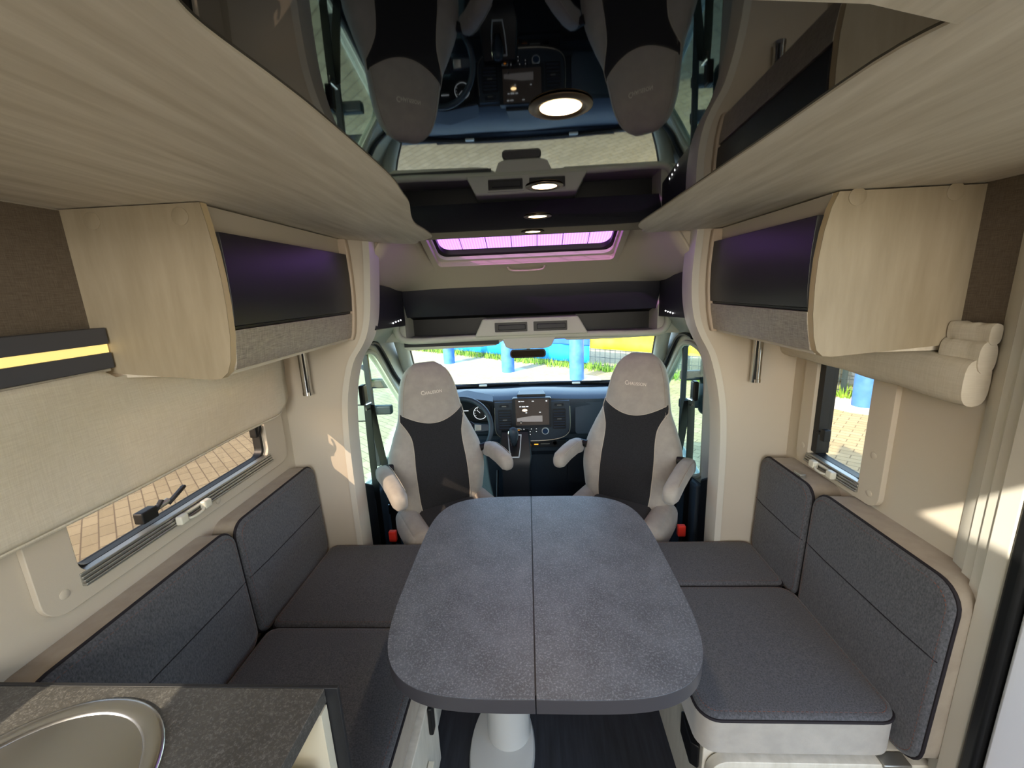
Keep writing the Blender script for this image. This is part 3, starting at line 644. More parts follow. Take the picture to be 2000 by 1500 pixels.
MB().prism([(.15, 1.268), (.73, 1.262), (.73, 1.25), (.45, 1.243), (.20, 1.245)], XZ, 2.455, 2.475).build('flap', 'cab_grey', vs, bevel=.006)
# side shells with door window
for s, nm in ((-1, 'wall_cab_left'), (1, 'wall_cab_right')):
    xo = CX+s*.875
    dy = -.06 if s < 0 else .09
    win = [(1.97, .60), (1.98, .90), (2.0, 1.13), (2.05, 1.215), (2.14, 1.245), (2.26, 1.25), (2.36, 1.225), (2.47, 1.13), (2.62, .985), (2.82, .80), (2.86, .73), (2.80, .69), (2.4, .60), (2.1, .545)]
    win = [(y+dy, z-(.03 if s > 0 else 0)) for y, z in win]
    outer = [(1.712, -.1), (3.15, -.1), (3.15, .80), (3.08, .86), (2.66, 1.29), (2.60, 1.70), (1.712, 1.80)]
    st(MB().prism(outer, YZ, xo, xo+s*.05, holes=[win]).build(nm, 'cab_grey', bevel=.01, smooth=50))
    dr = ES('door_2' if s < 0 else 'door_3', (xo, 2.3, 0))
    wp = [(2.30+(p[0]-2.30)*1, p[1]) for p in win]
    # window frame moulding and rubber seal following the opening
    n = len(win); c = Vector((0, sum(p[0] for p in win)/n, sum(p[1] for p in win)/n))
    loop = smoothpath([(xo-s*.002, p[0], p[1]) for p in win]+[(xo-s*.002, win[0][0], win[0][1])], 4)[:-1]
    MB().tube(loop, .014, 8, closed=True).build('window_surround', 'cab_grey', dr)
    top = smoothpath([(xo-s*.012, p[0]+.0, p[1]+.03) for p in win[4:9]]+[(xo-s*.012, win[9][0]+.06, win[9][1]+.04)], 5)
    MB().tube([(p.x, p.y+.035, p.z+.015) for p in top], .013, 8).build('door_seal', 'black', dr)
    MB().prism(win, YZ, xo+s*.025, xo+s*.029).build('pane', 'glass_side', dr)
    db = MB(); yb = 2.235 if s < 0 else 2.47
    db.box(min(xo+s*.012, xo+s*.04), max(xo+s*.012, xo+s*.04), yb-.009, yb+.009, .53, 1.25); db.build('divider_bar', 'dark_plastic', dr)
    # door card
    card = [(1.93, -.05), (2.95, -.05), (2.95, .66), (2.6, .60), (2.1, .50), (1.93, .53)]
    MB().prism([(y+dy, z) for y, z in card], YZ, xo-s*.045, xo).build('door_card', 'cab_blue', dr, bevel=.015)
    MB().rbox((xo-s*.06, 2.45, .42), (.03, .18, .03), .02).build('armrest', 'dash', dr)
    # B pillar cover
    bp = [(1.715, .0), (1.93, .0), (1.93, .62), (1.955, .9), (1.955, 1.15), (2.0, 1.255), (2.2, 1.30), (2.2, 1.40), (1.715, 1.40)]
    bp = [(y+(0 if y < 1.75 else dy*.8), z) for y, z in bp]
    st(MB().prism(bp, YZ, xo-s*.035, xo-s*.001).build('trim_9', 'cab_grey', bevel=.01))
    st(MB().prism([(1.715, -.04), (1.95, -.04), (1.95, .60), (1.715, .74)], YZ, xo-s*.055, xo-s*.034).build('trim_10', 'dark_plastic', bevel=.01))
    # A pillar
    ap = smoothpath([(CX+s*.80, 2.52, 1.31), (CX+s*.815, 2.62, 1.22), (CX+s*.85, 2.82, 1.04), (CX+s*.885, 3.08, .82)], 5)
    st(MB().tube(ap, .042, 10).build('trim_11', 'cab_grey'))
    ap2 = [(p.x-s*.035, p.y+.02, p.z) for p in ap]
    st(MB().tube(ap2, .012, 6).build('trim_12', 'dark_plastic'))
    # cheek between the shelf and the pillar
    st(MB().loft([[Vector((xo-s*.0, 1.72, 1.20)), Vector((CX+s*.66, 1.72, 1.41)), Vector((xo+s*.02, 1.72, 1.42))], [Vector((xo-s*.0, 2.2, 1.29)), Vector((CX+s*.725, 2.2, 1.385)), Vector((xo+s*.02, 2.2, 1.44))], [Vector((xo-s*.03, 2.5, 1.26)), Vector((CX+s*.745, 2.5, 1.37)), Vector((xo+s*.02, 2.5, 1.4))]]).build('trim_13', 'cab_grey', smooth=60))
# fill panels above the side glass (outer roof skin keeps daylight out)
st(MB().box(CX-.93, CX+.93, 2.47, 2.66, 1.42, 1.62).build('trim_14', 'cab_grey'))
for s in (-1, 1): st(MB().box(min(CX+s*.66, CX+s*.95), max(CX+s*.66, CX+s*.95), 1.70, 2.6, 1.62+.0, 1.66).build('trim_15', 'cab_grey')) if False else None
# windscreen
ws = ES('window_3', (CX, 2.9, .83))
MB().loft([[Vector((CX-.86, 3.10, .82)), Vector((CX+.86, 3.10, .82)), Vector((CX+.86, 3.104, .82)), Vector((CX-.86, 3.104, .82))], [Vector((CX-.80, 2.68, 1.26)), Vector((CX+.80, 2.68, 1.26)), Vector((CX+.80, 2.684, 1.26)), Vector((CX-.80, 2.684, 1.26))]]).build('pane', 'glass', ws)
MB().tube(smoothpath([(CX-.88, 3.02, .838), (CX-.4, 3.12, .835), (CX, 3.14, .834), (CX+.4, 3.12, .835), (CX+.88, 3.02, .838)]), .016, 8).build('lower_seal', 'black', ws)
for x in (CX-.37, CX+.33):
    MB().rbox((x, 3.08, .843), (.03, .012, .007), .005).build('washer_jet', 'plastic_white', ws)
b = MB(); b.tube([(CX-.6, 3.10, .848), (CX-.1, 3.11, .845)], .007); b.tube([(CX+.05, 3.10, .846), (CX+.6, 3.09, .85)], .007); b.build('wiper', 'black', ws)
st(MB().box(CX-.9, CX+.9, 3.06, 3.16, -.1, .822).build('wall_front_bulkhead', 'dash_dark'))
# ================================================================== DASHBOARD
da = E('dashboard', (CX, 2.8, 0), 'dark slate dashboard with touchscreen and steering wheel', 'dashboard')
xs = [CX+.86*(-1+2*i/24) for i in range(25)]
rings = []
for x in xs:
    k = (x-CX)/.86; hump = .018*math.exp(-((x-.0)/.25)**2)+.012*math.exp(-((x+.46)/.2)**2); fr = .05*k*k
    rings.append([Vector((x, y+(fr if y < 3 else 0), z+(hump if z > .8 else 0))) for y, z in [(3.10, .80), (2.95, .835), (2.80, .85), (2.68, .848), (2.635, .832), (2.63, .80), (2.655, .70), (2.67, .60), (2.70, .575), (2.70, .55), (2.67, .535), (2.68, .47), (2.74, .42), (2.76, .2), (2.80, -.04), (3.06, -.04)]])
MB().loft(rings).build('dash_body', 'dash', da, smooth=35)
MB().prism([(-.115, 2.615), (.070, 2.615), (.055, 2.72), (-.10, 2.72)], XY, .85, .884).build('screen_pocket', 'dash_dark', da, bevel=.004)
# centre stack
cs = MB().prism([(-.262, .835), (.222, .835), (.224, .66), (.205, .61), (.16, .585), (.08, .572), (-.02, .569), (-.12, .572), (-.20, .585), (-.245, .61), (-.264, .66)], XZ, 2.612, 2.66).build('centre_stack', 'dash', da, bevel=.006)
b = MB(); b.tube(smoothpath([(-.262, 2.611, .80), (-.264, 2.611, .66), (-.245, 2.611, .61), (-.20, 2.611, .585), (-.12, 2.611, .572), (-.02, 2.611, .569), (.08, 2.611, .572), (.16, 2.611, .585), (.205, 2.611, .61), (.224, 2.611, .66), (.222, 2.611, .80)]), .003, 6); b.build('silver_outline', 'alu', cs)
sc = MB().prism(rrect(-.145, .103, .672, .870, .012), XZ, 2.575, 2.612).build('screen_housing', 'dash_dark', da, bevel=.004)
def screen_mat():
    N = NT('touchscreen'); b_ = N.b; b_.inputs['Base Color'].default_value = lin('#08080a'); b_.inputs['Roughness'].default_value = .08
    b_.inputs['Emission Color'].default_value = lin('#3a342f'); b_.inputs['Emission Strength'].default_value = 1.0; return N.m
M['screen'] = screen_mat(); M['glyph'] = mat('white screen glyph', '#cfd2d6', .5, emit=.8); M['glyph_blue'] = mat('blue knob', '#16304e', .3); M['screen_dim'] = mat('dim screen patch', '#8d8683', .5, emit=.35)
gl = MB().prism(rrect(-.125, .088, .690, .862, .004), XZ, 2.5735, 2.5755).build('display', 'screen', sc)
b = MB(); b.prism([(-.118, .738), (-.02, .752), (.045, .752), (.045, .712), (-.118, .716)], XZ, 2.5725, 2.5737); b.build('display_patch', 'screen_dim', sc)  # dim pale patch low on the display
b = MB()
for x0, x1, z0, z1 in ((-.105, -.092, .846, .852), (-.088, -.068, .847, .851), (-.02, -.006, .847, .851), (.068, .078, .845, .852), (-.10, -.088, .812, .817), (-.084, -.062, .811, .817), (-.058, -.042, .812, .817), (-.062, -.052, .771, .776), (.025, .036, .773, .777)): MB().box(x0, x1, 2.5722, 2.5737, z0, z1).build('display_symbol', 'glyph', sc)
MB().lathe([(.016, 0), (.001, .001)], (-.066, 2.573, .79), (0, -1, 0), 24, 1, .5).build('display_lamp_glint', 'lamp', sc)  # reflection of a lamp, painted on the display as a glowing disc
MB().lathe([(.0075, 0), (.0075, .004), (.0055, .004), (.0055, .001)], (-.092, 2.572, .712), (0, -1, 0), 20).build('volume_knob', 'chrome', sc)
def vent(x0, x1, z0, z1, n, y=2.606):
    v = MB().prism(rrect(x0-.006, x1+.006, z0-.006, z1+.006, .008), XZ, y, y+.01, holes=[rrect(x0, x1, z0, z1, .005)]).build('air_vent', 'dash_dark', da, bevel=.002)
    MB().box(x0, x1, y+.004, y+.0065, z0, z1).build('vent_cavity', 'black', v)
    b = MB()
    for i in range(n):
        z = z0+(z1-z0)*(i+.5)/n; b.add([(x0, y-.002, z-.003), (x1, y-.002, z-.003), (x1, y+.006, z+.004), (x0, y+.006, z+.004), (x0, y-.002, z-.0045), (x1, y-.002, z-.0045), (x1, y+.006, z+.0025), (x0, y+.006, z+.0025)], [(0, 1, 2, 3), (4, 7, 6, 5), (0, 4, 5, 1)])
    b.build('slats', 'dash', v, smooth=0)
    MB().box((x0+x1)/2-.014, (x0+x1)/2+.014, y-.005, y+.002, (z0+z1)/2-.002, (z0+z1)/2+.002).build('vent_tab', 'alu', v)
vent(-.236, -.160, .655, .780, 7); vent(.118, .192, .655, .780, 7)
vent(-.225, -.175, .806, .814, 1); vent(.130, .180, .806, .814, 1)
vent(CX-.79, CX-.68, .68, .77, 6, 2.67); vent(CX+.66, CX+.77, .68, .77, 6, 2.67)
for x, c, m in ((-.110, 'amber', 'climate dial with amber ring'), (.062, 'glyph_blue', 'climate dial with blue face')):
    k = MB().lathe([(.023, 0), (.023, .012), (.019, .014), (.018, .011)], (x, 2.612, .638), (0, -1, 0), 28).build('climate_dial', 'silver', da)
    MB().lathe([(.0185, 0), (.018, .013), (.001, .014)], (x, 2.612, .638), (0, -1, 0), 28).build('dial_face', 'dash_dark' if c == 'amber' else 'glyph_blue', k)
    if c == 'amber':
        b = MB(); b.tube([(x+.0125*math.cos(a), 2.597, .638+.0125*math.sin(a)) for a in [math.radians(20+140*i/12) for i in range(13)]], .0016, 5); b.build('amber_arc', 'amber', k)
for x, z in ((-.077, .652), (-.028, .652), (.004, .652), (-.036, .634), (.004, .634), (-.077, .630), (-.036, .615)):
    q = MB().rbox((x, 2.611, z), (.010, .003, .0065), .002).build('button', 'dash_dark', da); MB().box(x-.003, x+.003, 2.6065, 2.6082, z-.0015, z+.002).build('button_mark', 'glyph', q)
MB().rbox((-.03, 2.635, .552), (.055, .012, .012), .006).build('lower_button_pod', 'dash_dark', da)
MB().box(CX-.05, .20, 2.655, 2.672, .505, .555).build('switch_strip', 'dash_dark', da, bevel=.004)
MB().box(-.012, .014, 2.650, 2.656, .527, .535).build('usb_light', 'amber', da); MB().box(.03, .09, 2.650, 2.656, .529, .533).build('card_slot', 'alu', da)
MB().lathe([(.019, 0), (.019, .006), (.012, .006), (.012, .001)], (.125, 2.656, .535), (0, -1, 0), 24).build('power_socket', 'black', da)
MB().prism(rrect(.26, .72, .60, .815, .02), XZ, 2.640, 2.66).build('upper_glovebox', 'cab_blue', da, bevel=.006)
MB().prism(rrect(.21, .74, .24, .515, .02), XZ, 2.668, 2.70).build('lower_glovebox', 'dash_dark', da, bevel=.008)
# centre console with gear selector
cn = MB().loft([[Vector(p) for p in ((-.225, 2.575, .65), (-.045, 2.575, .65), (-.045, 2.61, .65), (-.225, 2.61, .65))], [Vector(p) for p in ((-.235, 2.47, .52), (-.03, 2.47, .52), (-.03, 2.8, .52), (-.235, 2.8, .52))], [Vector(p) for p in ((-.225, 2.45, .45), (-.04, 2.45, .45), (-.04, 2.8, .45), (-.225, 2.8, .45))], [Vector(p) for p in ((-.215, 2.48, -.04), (-.05, 2.48, -.04), (-.05, 2.8, -.04), (-.215, 2.8, -.04))]]).build('gear_console', 'dash_dark', da, bevel=.008)
fr = [(-.180, .632), (-.092, .632), (-.098, .56), (-.108, .512), (-.164, .512), (-.174, .56)]
fm = lambda a, b, c: (a, 2.47+(b-.52)*.81-c*.8, b+c*.6)
MB().prism(fr, fm, -.003, .008, holes=[[(-.136+(x+.136)*.84, .572+(z-.572)*.90) for x, z in fr]]).build('gate_frame', 'silver', cn, bevel=.001)
MB().prism([(-.136+(x+.136)*.84, .572+(z-.572)*.90) for x, z in fr], fm, .001, .005).build('gate_plate', 'black', cn)
gr = MB().tube(smoothpath([(-.135, 2.51, .58), (-.136, 2.46, .61), (-.136, 2.43, .64)]), .012, 10).build('gear_stick', 'black', da)
MB().loft([[Vector((-.136+rx*math.cos(2*PI*k/16), 2.415+ry*math.sin(2*PI*k/16), z)) for k in range(16)] for rx, ry, z in ((.012, .012, .615), (.018, .018, .64), (.026, .024, .675), (.029, .028, .70), (.024, .024, .722), (.010, .01, .731))]).build('gear_knob', 'dash', gr, smooth=80)
b = MB()
for s in (-1, 1): b.tube(smoothpath([(-.136+s*.012, 2.40, .618), (-.136+s*.021, 2.396, .65), (-.136+s*.029, 2.396, .69), (-.136+s*.026, 2.40, .712)]), .003, 6)
b.build('knob_trim', 'chrome', gr)
# instrument binnacle
MB().loft([[Vector((-.65, 2.60+dy, z)) for dy, z in ((0, .845), (.12, .86), (.12, .70), (.02, .70))], [Vector((-.45, 2.565+dy, z)) for dy, z in ((0, .885), (.15, .90), (.15, .70), (.055, .70))], [Vector((-.27, 2.60+dy, z)) for dy, z in ((0, .845), (.12, .86), (.12, .70), (.02, .70))]]).build('instrument_hood', 'dash_dark', da, bevel=.006)
ic = MB().prism(rrect(-.62, -.29, .72, .835, .03), XZ, 2.592, 2.60).build('instrument_cluster', 'black', da)
for x in (-.55, -.355):
    MB().tube([(x+.042*math.cos(a), 2.590, .775+.042*math.sin(a)) for a in [2*PI*i/28 for i in range(28)]], .002, 5, closed=True).build('gauge_ring', 'glyph', ic)
    b = MB()
    for i in range(9):
        a = math.radians(-30+30*i); b.tube([(x+.031*math.cos(a), 2.590, .775+.031*math.sin(a)), (x+.037*math.cos(a), 2.590, .775+.037*math.sin(a))], .0012, 4)
    b.tube([(x, 2.59, .775), (x-.02, 2.59, .795)], .0015, 4); b.build('gauge_marks', 'glyph', ic)
MB().box(-.475, -.43, 2.589, 2.592, .79, .794).build('trip_readout', 'glyph', ic)
# steering wheel
wc = Vector((-.452, 2.40, .735)); wn = Vector((0, -.90, .44)).normalized(); wu = Vector((1, 0, 0)); wv = wn.cross(wu).normalized()
if wv.z < 0: wv = -wv
wp = lambda a, b, c=0: wc+wu*a+wv*b+wn*c
sw = MB().tube([wp(.185*math.cos(t), .185*math.sin(t)) for t in [2*PI*i/48 for i in range(48)]], .0155, 10, closed=True).build('steering_wheel', 'dash', da, smooth=80)
hub = [(-.07, .045), (.07, .045), (.085, .02), (.07, -.045), (.035, -.075), (-.035, -.075), (-.07, -.045), (-.085, .02)]
MB().prism(hub, wp, -.03, .005).build('airbag_hub', 'dash_dark', sw, bevel=.012)
for s in (-1, 1):
    MB().prism([(s*.07, .035), (s*.175, .02), (s*.178, -.015), (s*.07, -.025)], wp, -.015, 0).build('spoke', 'dash', sw, bevel=.006)
    MB().prism([(s*.085, .025), (s*.125, .02), (s*.125, -.012), (s*.085, -.016)], wp, 0, .004).build('spoke_buttons', 'alu', sw, bevel=.002)
MB().prism([(-.03, -.07), (.03, -.07), (.022, -.178), (-.022, -.178)], wp, -.015, -.004).build('spoke', 'dash', sw, bevel=.006)
MB().tube([wc-wn*.03, wc-wn*.22], [.05, .035], 12).build('steering_column', 'dash_dark', sw)
for s, z in ((1, .02), (-1, .03)): MB().tube([wp(s*.03, z, -.05), wp(s*.19, z+.01, -.06)], .007, 6).build('stalk', 'dash_dark', sw)
pd = E('pedals', (-.30, 2.62, -.04), 'pale metal pedal beneath the steering wheel', 'pedal')
MB().rbox((-.265, 2.42, .155), (.022, .008, .045), .005).build('pedal_pad', 'plastic_white', pd); MB().tube([(-.265, 2.43, .16), (-.265, 2.62, .36)], .008).build('pedal_arm', 'black', pd)
b = MB()
for k in range(4): b.tube([(-.28, 2.411, .125+.02*k), (-.25, 2.411, .135+.02*k)], .003, 5)
b.build('pad_grips', 'black', pd)
tag(MB().box(.08, .30, 2.40, 2.52, -.04, .19).build('storage_crate', 'green', bevel=.008), 'small green box on the dark cab floor before the passenger seat', 'box')

# ================================================================== CAB SEATS
def bentxt(word, size, first):
    cu = bpy.data.curves.new('t', 'FONT'); cu.body = word; cu.size = size; cu.extrude = .0; cu.resolution_u = 3; cu.offset = .0002
    o = bpy.data.objects.new('t', cu); COL.objects.link(o); dg = bpy.context.evaluated_depsgraph_get(); me = bpy.data.meshes.new_from_object(o.evaluated_get(dg))
    v = [vv.co.copy() for vv in me.vertices]; f = [tuple(p.vertices) for p in me.polygons]; bpy.data.objects.remove(o); bpy.data.meshes.remove(me)
    return v, f
def seat(sgn, c, label):
    ang = math.radians(32)*(-sgn)
    Rz = Matrix.Translation(Vector(c)) @ Matrix.Rotation(ang, 4, 'Z')
    e = E('cab_seat', (c[0], c[1], -.04), label, 'seat', 'swivelled cab seats')
    H0 = .385
    hw = lambda w_: sinterp([(0, .150), (.04, .205), (.10, .238), (.22, .262), (.34, .252), (.44, .215), (.52, .180), (.60, .165), (.68, .150), (.74, .128), (.78, .098), (.805, .055)], w_)
    Dp = lambda w_: sinterp([(0, .05), (.05, .065), (.2, .075), (.45, .065), (.55, .055), (.7, .055), (.77, .042), (.805, .018)], w_)
    yc = (lambda w_: -.05+.155*w_) if sgn < 0 else (lambda w_: -.07+.25*w_)
    P_ = 2.5
    def front(u, w_, off=0):
        h = hw(w_); q = min(1, abs(u)/h); bol = 1+.45*math.exp(-((q-.80)/.16)**2)*max(0, 1-w_/.55)
        return yc(w_)-Dp(w_)*((1-q**P_)**(1/P_))*bol-off
    def pt(u, y, w_): return Rz @ Vector((u, y, H0+w_))
    rings = []
    N_ = 36
    for i in range(41):
        w_ = .805*(i/40); h = hw(w_); ring = []
        for k in range(N_):
            a = 2*PI*k/N_; cs_, sn = math.cos(a), math.sin(a); u = h*math.copysign(abs(cs_)**(2/P_), cs_)
            y = front(u*.9999, w_) if sn < -1e-6 else yc(w_)+Dp(w_)*abs(sn)**(2/P_)*1.0
            ring.append(pt(u, y, w_))
        rings.append(ring)
    bk = MB().loft(rings).build('backrest', 'suede', e, smooth=80)
    # dark centre panel
    wj = lambda u: .565-.062*math.cos(min(1, abs(u)/.175)*PI/2)
    hp = lambda w_: min(sinterp([(0.0, .10), (.03, .125), (.12, .138), (.28, .140), (.38, .134), (.44, .136), (.48, .150), (.52, .172), (.575, .20)], w_), hw(w_)*.985)
    rows = []
    for i in range(29):
        t = i/28; row = []
        for k in range(25):
            s_ = -1+2*k/24; top = wj(s_*.172); w_ = .004+(top-.004)*t; u = s_*hp(w_); row.append(pt(u, front(u, w_, .003), w_))
        rows.append(row)
    cp = MB().grid(rows).build('centre_panel', 'denim_seat', e, smooth=80)
    b = MB()
    for side in (0, -1): b.tube([r_[side] for r_ in rows[1:]], .0022, 5)
    b.build('panel_piping', 'pale_stitch', cp)
    MB().tube([pt(u, front(u, wj(u), .002), wj(u)) for u in [-.172+.344*k/24 for k in range(25)]], .002, 5).build('headrest_seam', 'pale_stitch', bk)
    for s_ in (-1, 1):
        MB().tube([pt(s_*hw(w_)*.90, front(s_*hw(w_)*.90, w_, .0), w_) for w_ in [.50+.26*k/16 for k in range(17)]], .0012, 5).build('headrest_seam', 'suede_side', bk)
    # embroidered maker's name
    b = MB(); v1, f1 = bentxt('C', .032, 1); v2, f2 = bentxt('HAUSSON', .0235, 0); k1 = max(p.x for p in v1)+.001; tot = k1+max(p.x for p in v2)
    for v_, f_, dx in ((v1, f1, 0), (v2, f2, k1)):
        sx = .112/tot
        vv = []
        for p in v_:
            u = (p.x+dx-tot/2)*sx; w_ = .652+p.y*.95; vv.append(pt(u, front(u, w_, .0018), w_))
        b.add(vv, f_)
    b.build('embroidered_name', 'thread', bk, smooth=0)
    # seat cushion
    Rm = Matrix.Rotation(ang, 3, 'Z')
    MB().rbox(pt(0, -.19, .015), (.165, .17, .055), .04, mt=Rm, puff=.01).build('seat_pad', 'denim_seat', e, smooth=80)
    for s_ in (-1, 1):
        MB().rbox(pt(s_*.20, -.175 if s_ == sgn else -.23, .010), (.055, .17 if s_ == sgn else .22, .075), .05, mt=Rm, puff=.008).build('seat_bolster', 'suede', e, smooth=80)
        # armrest with dark pivot
        b = MB(); ka = 1 if s_ == sgn else .72; path = [(-.03, .308), (-.12*ka, .318), (-.24*ka, .314), (-.34*ka, .302)]
        rg = []
        for y_, w_ in [(-.025, .300)]+path+[(-.372*ka, .298), (-.382*ka, .296)]:
            k_ = 1 if -.36*ka < y_ < -.026 else (.8 if y_ > -.375*ka else .45)
            rg.append([pt(s_*.292+.036*k_*math.copysign(abs(math.cos(a))**.75, math.cos(a)), y_, w_-.015+.042*k_*math.copysign(abs(math.sin(a))**.75, math.sin(a))) for a in [2*PI*j/20 for j in range(20)]])
        ar = MB().loft(rg).build('armrest', 'suede', e, smooth=70)
        MB().tube([pt(s_*.292+.030, y_, w_+.020) for y_, w_ in path], .0015, 5).build('armrest_seam', 'pale_stitch', ar)
        MB().tube([pt(s_*.24, -.03, .31), pt(s_*.30, -.03, .315)], .02, 12).build('pivot', 'black', ar)
    MB().rbox(pt(0, -.12, -.13), (.20, .15, .07), .02, mt=Rm).build('seat_base', 'dark_plastic', e)
    MB().lathe([(.17, -.04), (.15, .12), (.15, .2)], (pt(0, -.12, 0).x, pt(0, -.12, 0).y, 0), n=28).build('swivel_pedestal', 'dark_plastic', e)
    bx = pt(sgn*.295, -.12, -.035)
    s0 = MB().tube([bx-Vector((0, 0, .12)), bx], .010, 8).build('buckle_stalk', 'black', e)
    MB().rbox(bx+Vector((0, 0, .03)), (.018, .012, .028), .004).build('buckle', 'red', s0)
    return e
seat(-1, (-.535, 2.09, 0), 'left driver seat turned round, pale headrest, dark centre panel')
seat(1, (.500, 2.11, 0), 'right passenger seat turned round, pale headrest, dark centre panel')
# seat belts
def strap(path, w_, t, wdir):
    b = MB(); W = Vector(wdir).normalized()
    P = smoothpath(path, 6); rings = []
    for i, p in enumerate(P):
        tg = (P[min(i+1, len(P)-1)]-P[max(i-1, 0)]).normalized(); nn = tg.cross(W).normalized()
        rings.append([p+W*w_/2+nn*t, p-W*w_/2+nn*t, p-W*w_/2-nn*t, p+W*w_/2-nn*t])
    return b.loft(rings)
for s, nm in ((-1, 'black driver seat belt hanging from the left door pillar'), (1, 'black passenger seat belt hanging from the right door pillar')):
    x = CX+s*.825; y = 1.97 if s < 0 else 2.10; zt = 1.07 if s < 0 else 1.01
    e = E('seat_belt', (x, y, .1), nm, 'seat belt', 'seat belts on the door pillars')
    MB().rbox((x, y, zt), (.014, .024, .05), .008).build('height_guide', 'black', e)
    MB().tube([(x-s*.016, y-.028, zt-.045), (x-s*.018, y+.03, zt-.05), (x-s*.02, y+.03, zt-.075), (x-s*.018, y-.028, zt-.07)], .005, 6, closed=True).build('loop', 'chrome', e)
    strap([(x-s*.030, y, zt-.05), (x-s*.025, y+.06, .80), (x-s*.03, y+.13, .50), (x-s*.03, y+.15, .15)], .048, .0012, (1, .35*s, 0)).build('webbing', 'black', e)
    strap([(x-s*.012, y+.005, zt-.05), (x-s*.006, y+.005, .75), (x-s*.006, y+.0, .10)], .048, .0012, (1, .5*s, 0)).build('webbing', 'black', e)
    MB().prism(rrect(y+.06, y+.10, .38, .44, .01), YZ, x-s*.04, x-s*.036).build('tongue', 'chrome', e)
# door mirrors
for s, g in ((-1, 'left'), (1, 'right')):
    xo = CX+s*1.14; yo = 2.62 if s < 0 else 2.58
    e = E('door_mirror', (xo, yo, .72), 'large black door mirror outside the %s cab window' % g, 'mirror', 'door mirrors outside the cab')
    MB().rbox((xo, yo, .92), (.10, .045, .19), .04).build('shell', 'dark_plastic', e)
    MB().prism(rrect(xo-.08, xo+.08, .86, 1.09, .02), XZ, yo-.048, yo-.046).build('main_glass', 'steel', e); MB().prism(rrect(xo-.08, xo+.08, .75, .85, .02), XZ, yo-.048, yo-.046).build('wide_glass', 'steel', e)
    for z in (.98, .80): MB().box(min(CX+s*.93, xo), max(CX+s*.93, xo), yo+.0, yo+.05, z-.03, z+.03).build('arm', 'dark_plastic', e, bevel=.01)

# ================================================================== KITCHEN CORNER
kc = E('kitchen_cabinet', (-.7, .3, 0), 'kitchen cabinet with dark edge panel and lit cream compartment', 'cabinet')
MB().box(-.362, -.345, -.4, .575, 0, .893).build('front_frame', 'dark_plastic', kc) if False else None
MB().box(XL+.01, -.350, .566, .573, 0, .9).build('end_panel', 'dark_plastic', kc, bevel=.001)
MB().box(XL+.01, -.372, -.0+.545, .564, 0, .868).build('inner_side', 'plastic_white', kc)
MB().box(XL+.01, -.40, -.4, .50, .0, .60).build('carcass', 'plastic_white', kc)
MB().box(-.75, -.385, .30, .50, .60, .79).build('dark_drawer', 'dark_plastic', kc, bevel=.002)
MB().box(-.80, -.40, .06, .52, .862, .868).build('strip_light', 'yellow_led', kc)
wt = MB().prism([(XL+.002, -.4), (-.405, -.4), (-.372, .5655), (XL+.002, .5655)], XY, .872, .9, holes=[[(-.714+.150*math.cos(2*PI*k/40), .37+.150*math.sin(2*PI*k/40)) for k in range(40)]]).build('worktop', 'stone_dark', bevel=.0012)
tag(wt, 'dark slate kitchen worktop at lower left around the round sink', 'worktop')
sk_ = E('round_sink', (-.714, .37, .76), 'round stainless steel sink set into the dark worktop', 'sink')
MB().lathe([(.174, .9005), (.173, .9035), (.168, .9045), (.150, .9035), (.146, .900), (.143, .893), (.139, .892), (.136, .888), (.130, .884), (.127, .87), (.120, .80), (.10, .776), (.03, .77), (.0, .77)], (-.714, .37, 0), n=64).build('basin', 'steel', sk_, smooth=70)
MB().lathe([(.028, .771), (.024, .774), (.0, .774)], (-.714, .37, 0), n=32).build('drain', 'chrome', sk_)
lr = E('lit_wall_rail', (XL+.03, .2, 1.39), 'dark wall rail with a yellow light strip left of the cabinet end', 'light rail')
MB().box(XL+.016, XL+.05, -.5, .945, 1.462, 1.50).build('upper_bar', 'rail_grey', lr, bevel=.002)
MB().box(XL+.016, XL+.044, -.5, .945, 1.442, 1.462).build('light_strip', 'yellow_led', lr)
MB().box(XL+.016, XL+.05, -.5, .945, 1.405, 1.442).build('lower_bar', 'rail_grey', lr, bevel=.002)

# ================================================================== OUTSIDE
G = -.55
st(MB().box(-40, 40, -25, 45, G-.1, G).build('ground', 'paving'))
bo = None
for i, (x, y, lab) in enumerate(((-2.51, 12.26, 'light blue bollard seen left of the others through the windscreen'), (-.665, 10.66, 'light blue bollard behind the rear-view mirror'), (.977, 9.5, 'light blue bollard beside the yellow banner'), (5.35, 6.85, 'light blue bollard seen through the small right window'))):
    if bo is None:
        bo = E('bollard', (x, y, G), lab, 'bollard', 'light blue bollards on the paving')
        p1 = MB().lathe([(.165, 0), (.165, 1.25), (.15, 1.29), (.0, 1.30)], (x, y, G), n=32).build('post', 'bollard', bo); p2 = MB().lathe([(.55, 0), (.55, .004), (.0, .006)], (x, y, G), n=32).build('footing', 'foot', bo)
    else:
        c = bo.copy(); COL.objects.link(c); c.location = (x, y, G); c['label'] = lab
        for ch in (p1, p2):
            q = ch.copy(); COL.objects.link(q); q.parent = c
fy = lambda x: 12.05-.83*x
def along(x0, x1, z0, z1, t=.02, wob=.03, n=30, dy=0):
    rows = []
    for i in range(n+1):
        x = x0+(x1-x0)*i/n; rows.append([Vector((x, fy(x)+dy+wob*math.sin(i*1.7+zz*3), G+zz)) for zz in [z0+(z1-z0)*k/6 for k in range(7)]])
    o = MB().grid(rows); return o
def sol(o, t=.01): m_ = o.modifiers.new('t', 'SOLIDIFY'); m_.thickness = t; return o
fe = E('mesh_fence', (0, fy(0), G), 'dark wire mesh fence behind the bollards', 'fence')
x = -7.0; b = MB(); posts = []
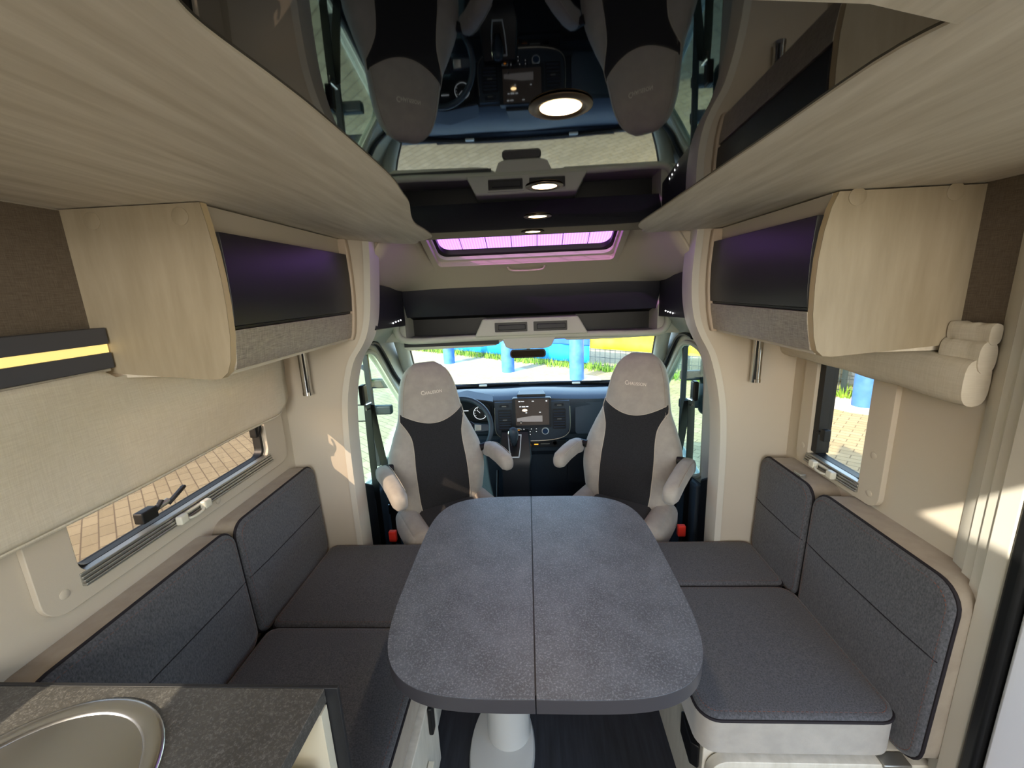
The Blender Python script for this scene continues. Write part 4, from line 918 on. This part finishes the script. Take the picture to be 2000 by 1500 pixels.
while x < 6.2:
    b.tube([(x, fy(x)+.03, G), (x, fy(x)+.03, G+1.9)], .006, 4); x += .11
for z in [.1+.2*i for i in range(10)]: b.tube([(-7, fy(-7)+.03, G+z), (6.2, fy(6.2)+.03, G+z)], .006, 4)
b.build('wire_mesh', 'fence', fe, smooth=0)
for x in (-7, -4.9, -2.8, -.7, 1.35, 3.4, 5.5): MB().box(x-.03, x+.03, fy(x)+.03, fy(x)+.09, G, G+2).build('post', 'fence', fe)
bb = sol(along(-2.75, 1.45, .12, 1.5).build('banner', 'banner_blue')); tag(bb, 'blue banner tied along the mesh fence', 'banner', 'banners on the fence')
nb = sol(along(-1.2, 1.45, .58, .78, dy=-.03).build('banner_stripe', 'banner_navy', bb))
bb = sol(along(1.47, 6.0, .52, 1.6).build('banner', 'banner_yellow')); tag(bb, 'yellow banner tied along the mesh fence on the right', 'banner', 'banners on the fence')
gw = MB().box(3.2, 14, 12.2, 12.5, G, G+2.6).build('block_wall', 'greybrick'); gw.rotation_euler = (0, 0, -.25); tag(gw, 'grey block wall beyond the fence on the right', 'wall')
# grass strip and shrubs
def tufts(pts, hgt, n, name, m, sprd):
    b = MB()
    for (px_, py_) in pts:
        for k in range(n):
            a = random.random()*2*PI; x = px_+random.gauss(0, sprd); y = py_+random.gauss(0, sprd); h = hgt*(.5+random.random()); dx = random.gauss(0, .25)*h; dy = random.gauss(0, .25)*h; w_ = .012+.01*random.random()
            b.add([(x-w_*math.cos(a), y-w_*math.sin(a), G), (x+w_*math.cos(a), y+w_*math.sin(a), G), (x+dx, y+dy, G+h)], [(0, 1, 2)])
    return b.build(name, m, smooth=0)
g = tufts([(xx, fy(xx)-.1) for xx in [-6+.16*i for i in range(75)]], .16, 40, 'grass_strip', 'grass', .13); tag(g, 'strip of bright green grass along the foot of the fence', 'grass'); g['kind'] = 'stuff'
def shrub(x, y, h, r, lab):
    e = E('shrub', (x, y, G), lab, 'shrub', 'shrubs beyond the fence'); b = MB()
    for k in range(1500):
        v_ = Vector((random.gauss(0, 1), random.gauss(0, 1), random.gauss(0, 1))).normalized()*(random.random()**.4); c = Vector((x+v_.x*r, y+v_.y*r, G+h*.5+v_.z*h*.52)); a = Vector((random.gauss(0, 1), random.gauss(0, 1), random.gauss(0, 1))).normalized()*.09; d_ = a.cross(Vector((random.random(), random.random(), random.random()))).normalized()*.04
        b.add([c-a, c+d_, c+a, c-d_], [(0, 1, 2, 3)])
    b.build('foliage', 'leaf', e, smooth=0); MB().tube([(x, y, G), (x, y, G+h*.6)], .04).build('stem', 'wood', e)
for i, (x, y, h, r) in enumerate(((-7.3, 20.2, 2.2, 1.05), (-5.0, 19.0, 1.8, .95), (-2.9, 17.6, 1.9, .95), (-10.2, 21.5, 2.5, 1.3), (4.5, 9.6, .8, .35))):
    shrub(x, y, h, r, ['bushy green shrub behind the fence, second from the left', 'low bushy green shrub behind the fence, third from the left', 'green shrub behind the blue banner end', 'tall green shrub at the far left behind the fence', 'small bright shrub before the grey block wall'][i])
dbp = E('rubble_pile', (6.4, 9.0, G), 'grey rubble pile seen through the small right window', 'rubble')
for k in range(9):
    MB().rbox((6.1+random.random()*1.6, 8.3+random.random()*.9, G+.12+.1*random.random()), (.16+.15*random.random(), .1, .1+.1*random.random()), .02, 2, mt=Matrix.Rotation(random.random()*3, 3, 'Y')@Matrix.Rotation(random.random()*3, 3, 'Z')).build('slab', 'greybrick', dbp)
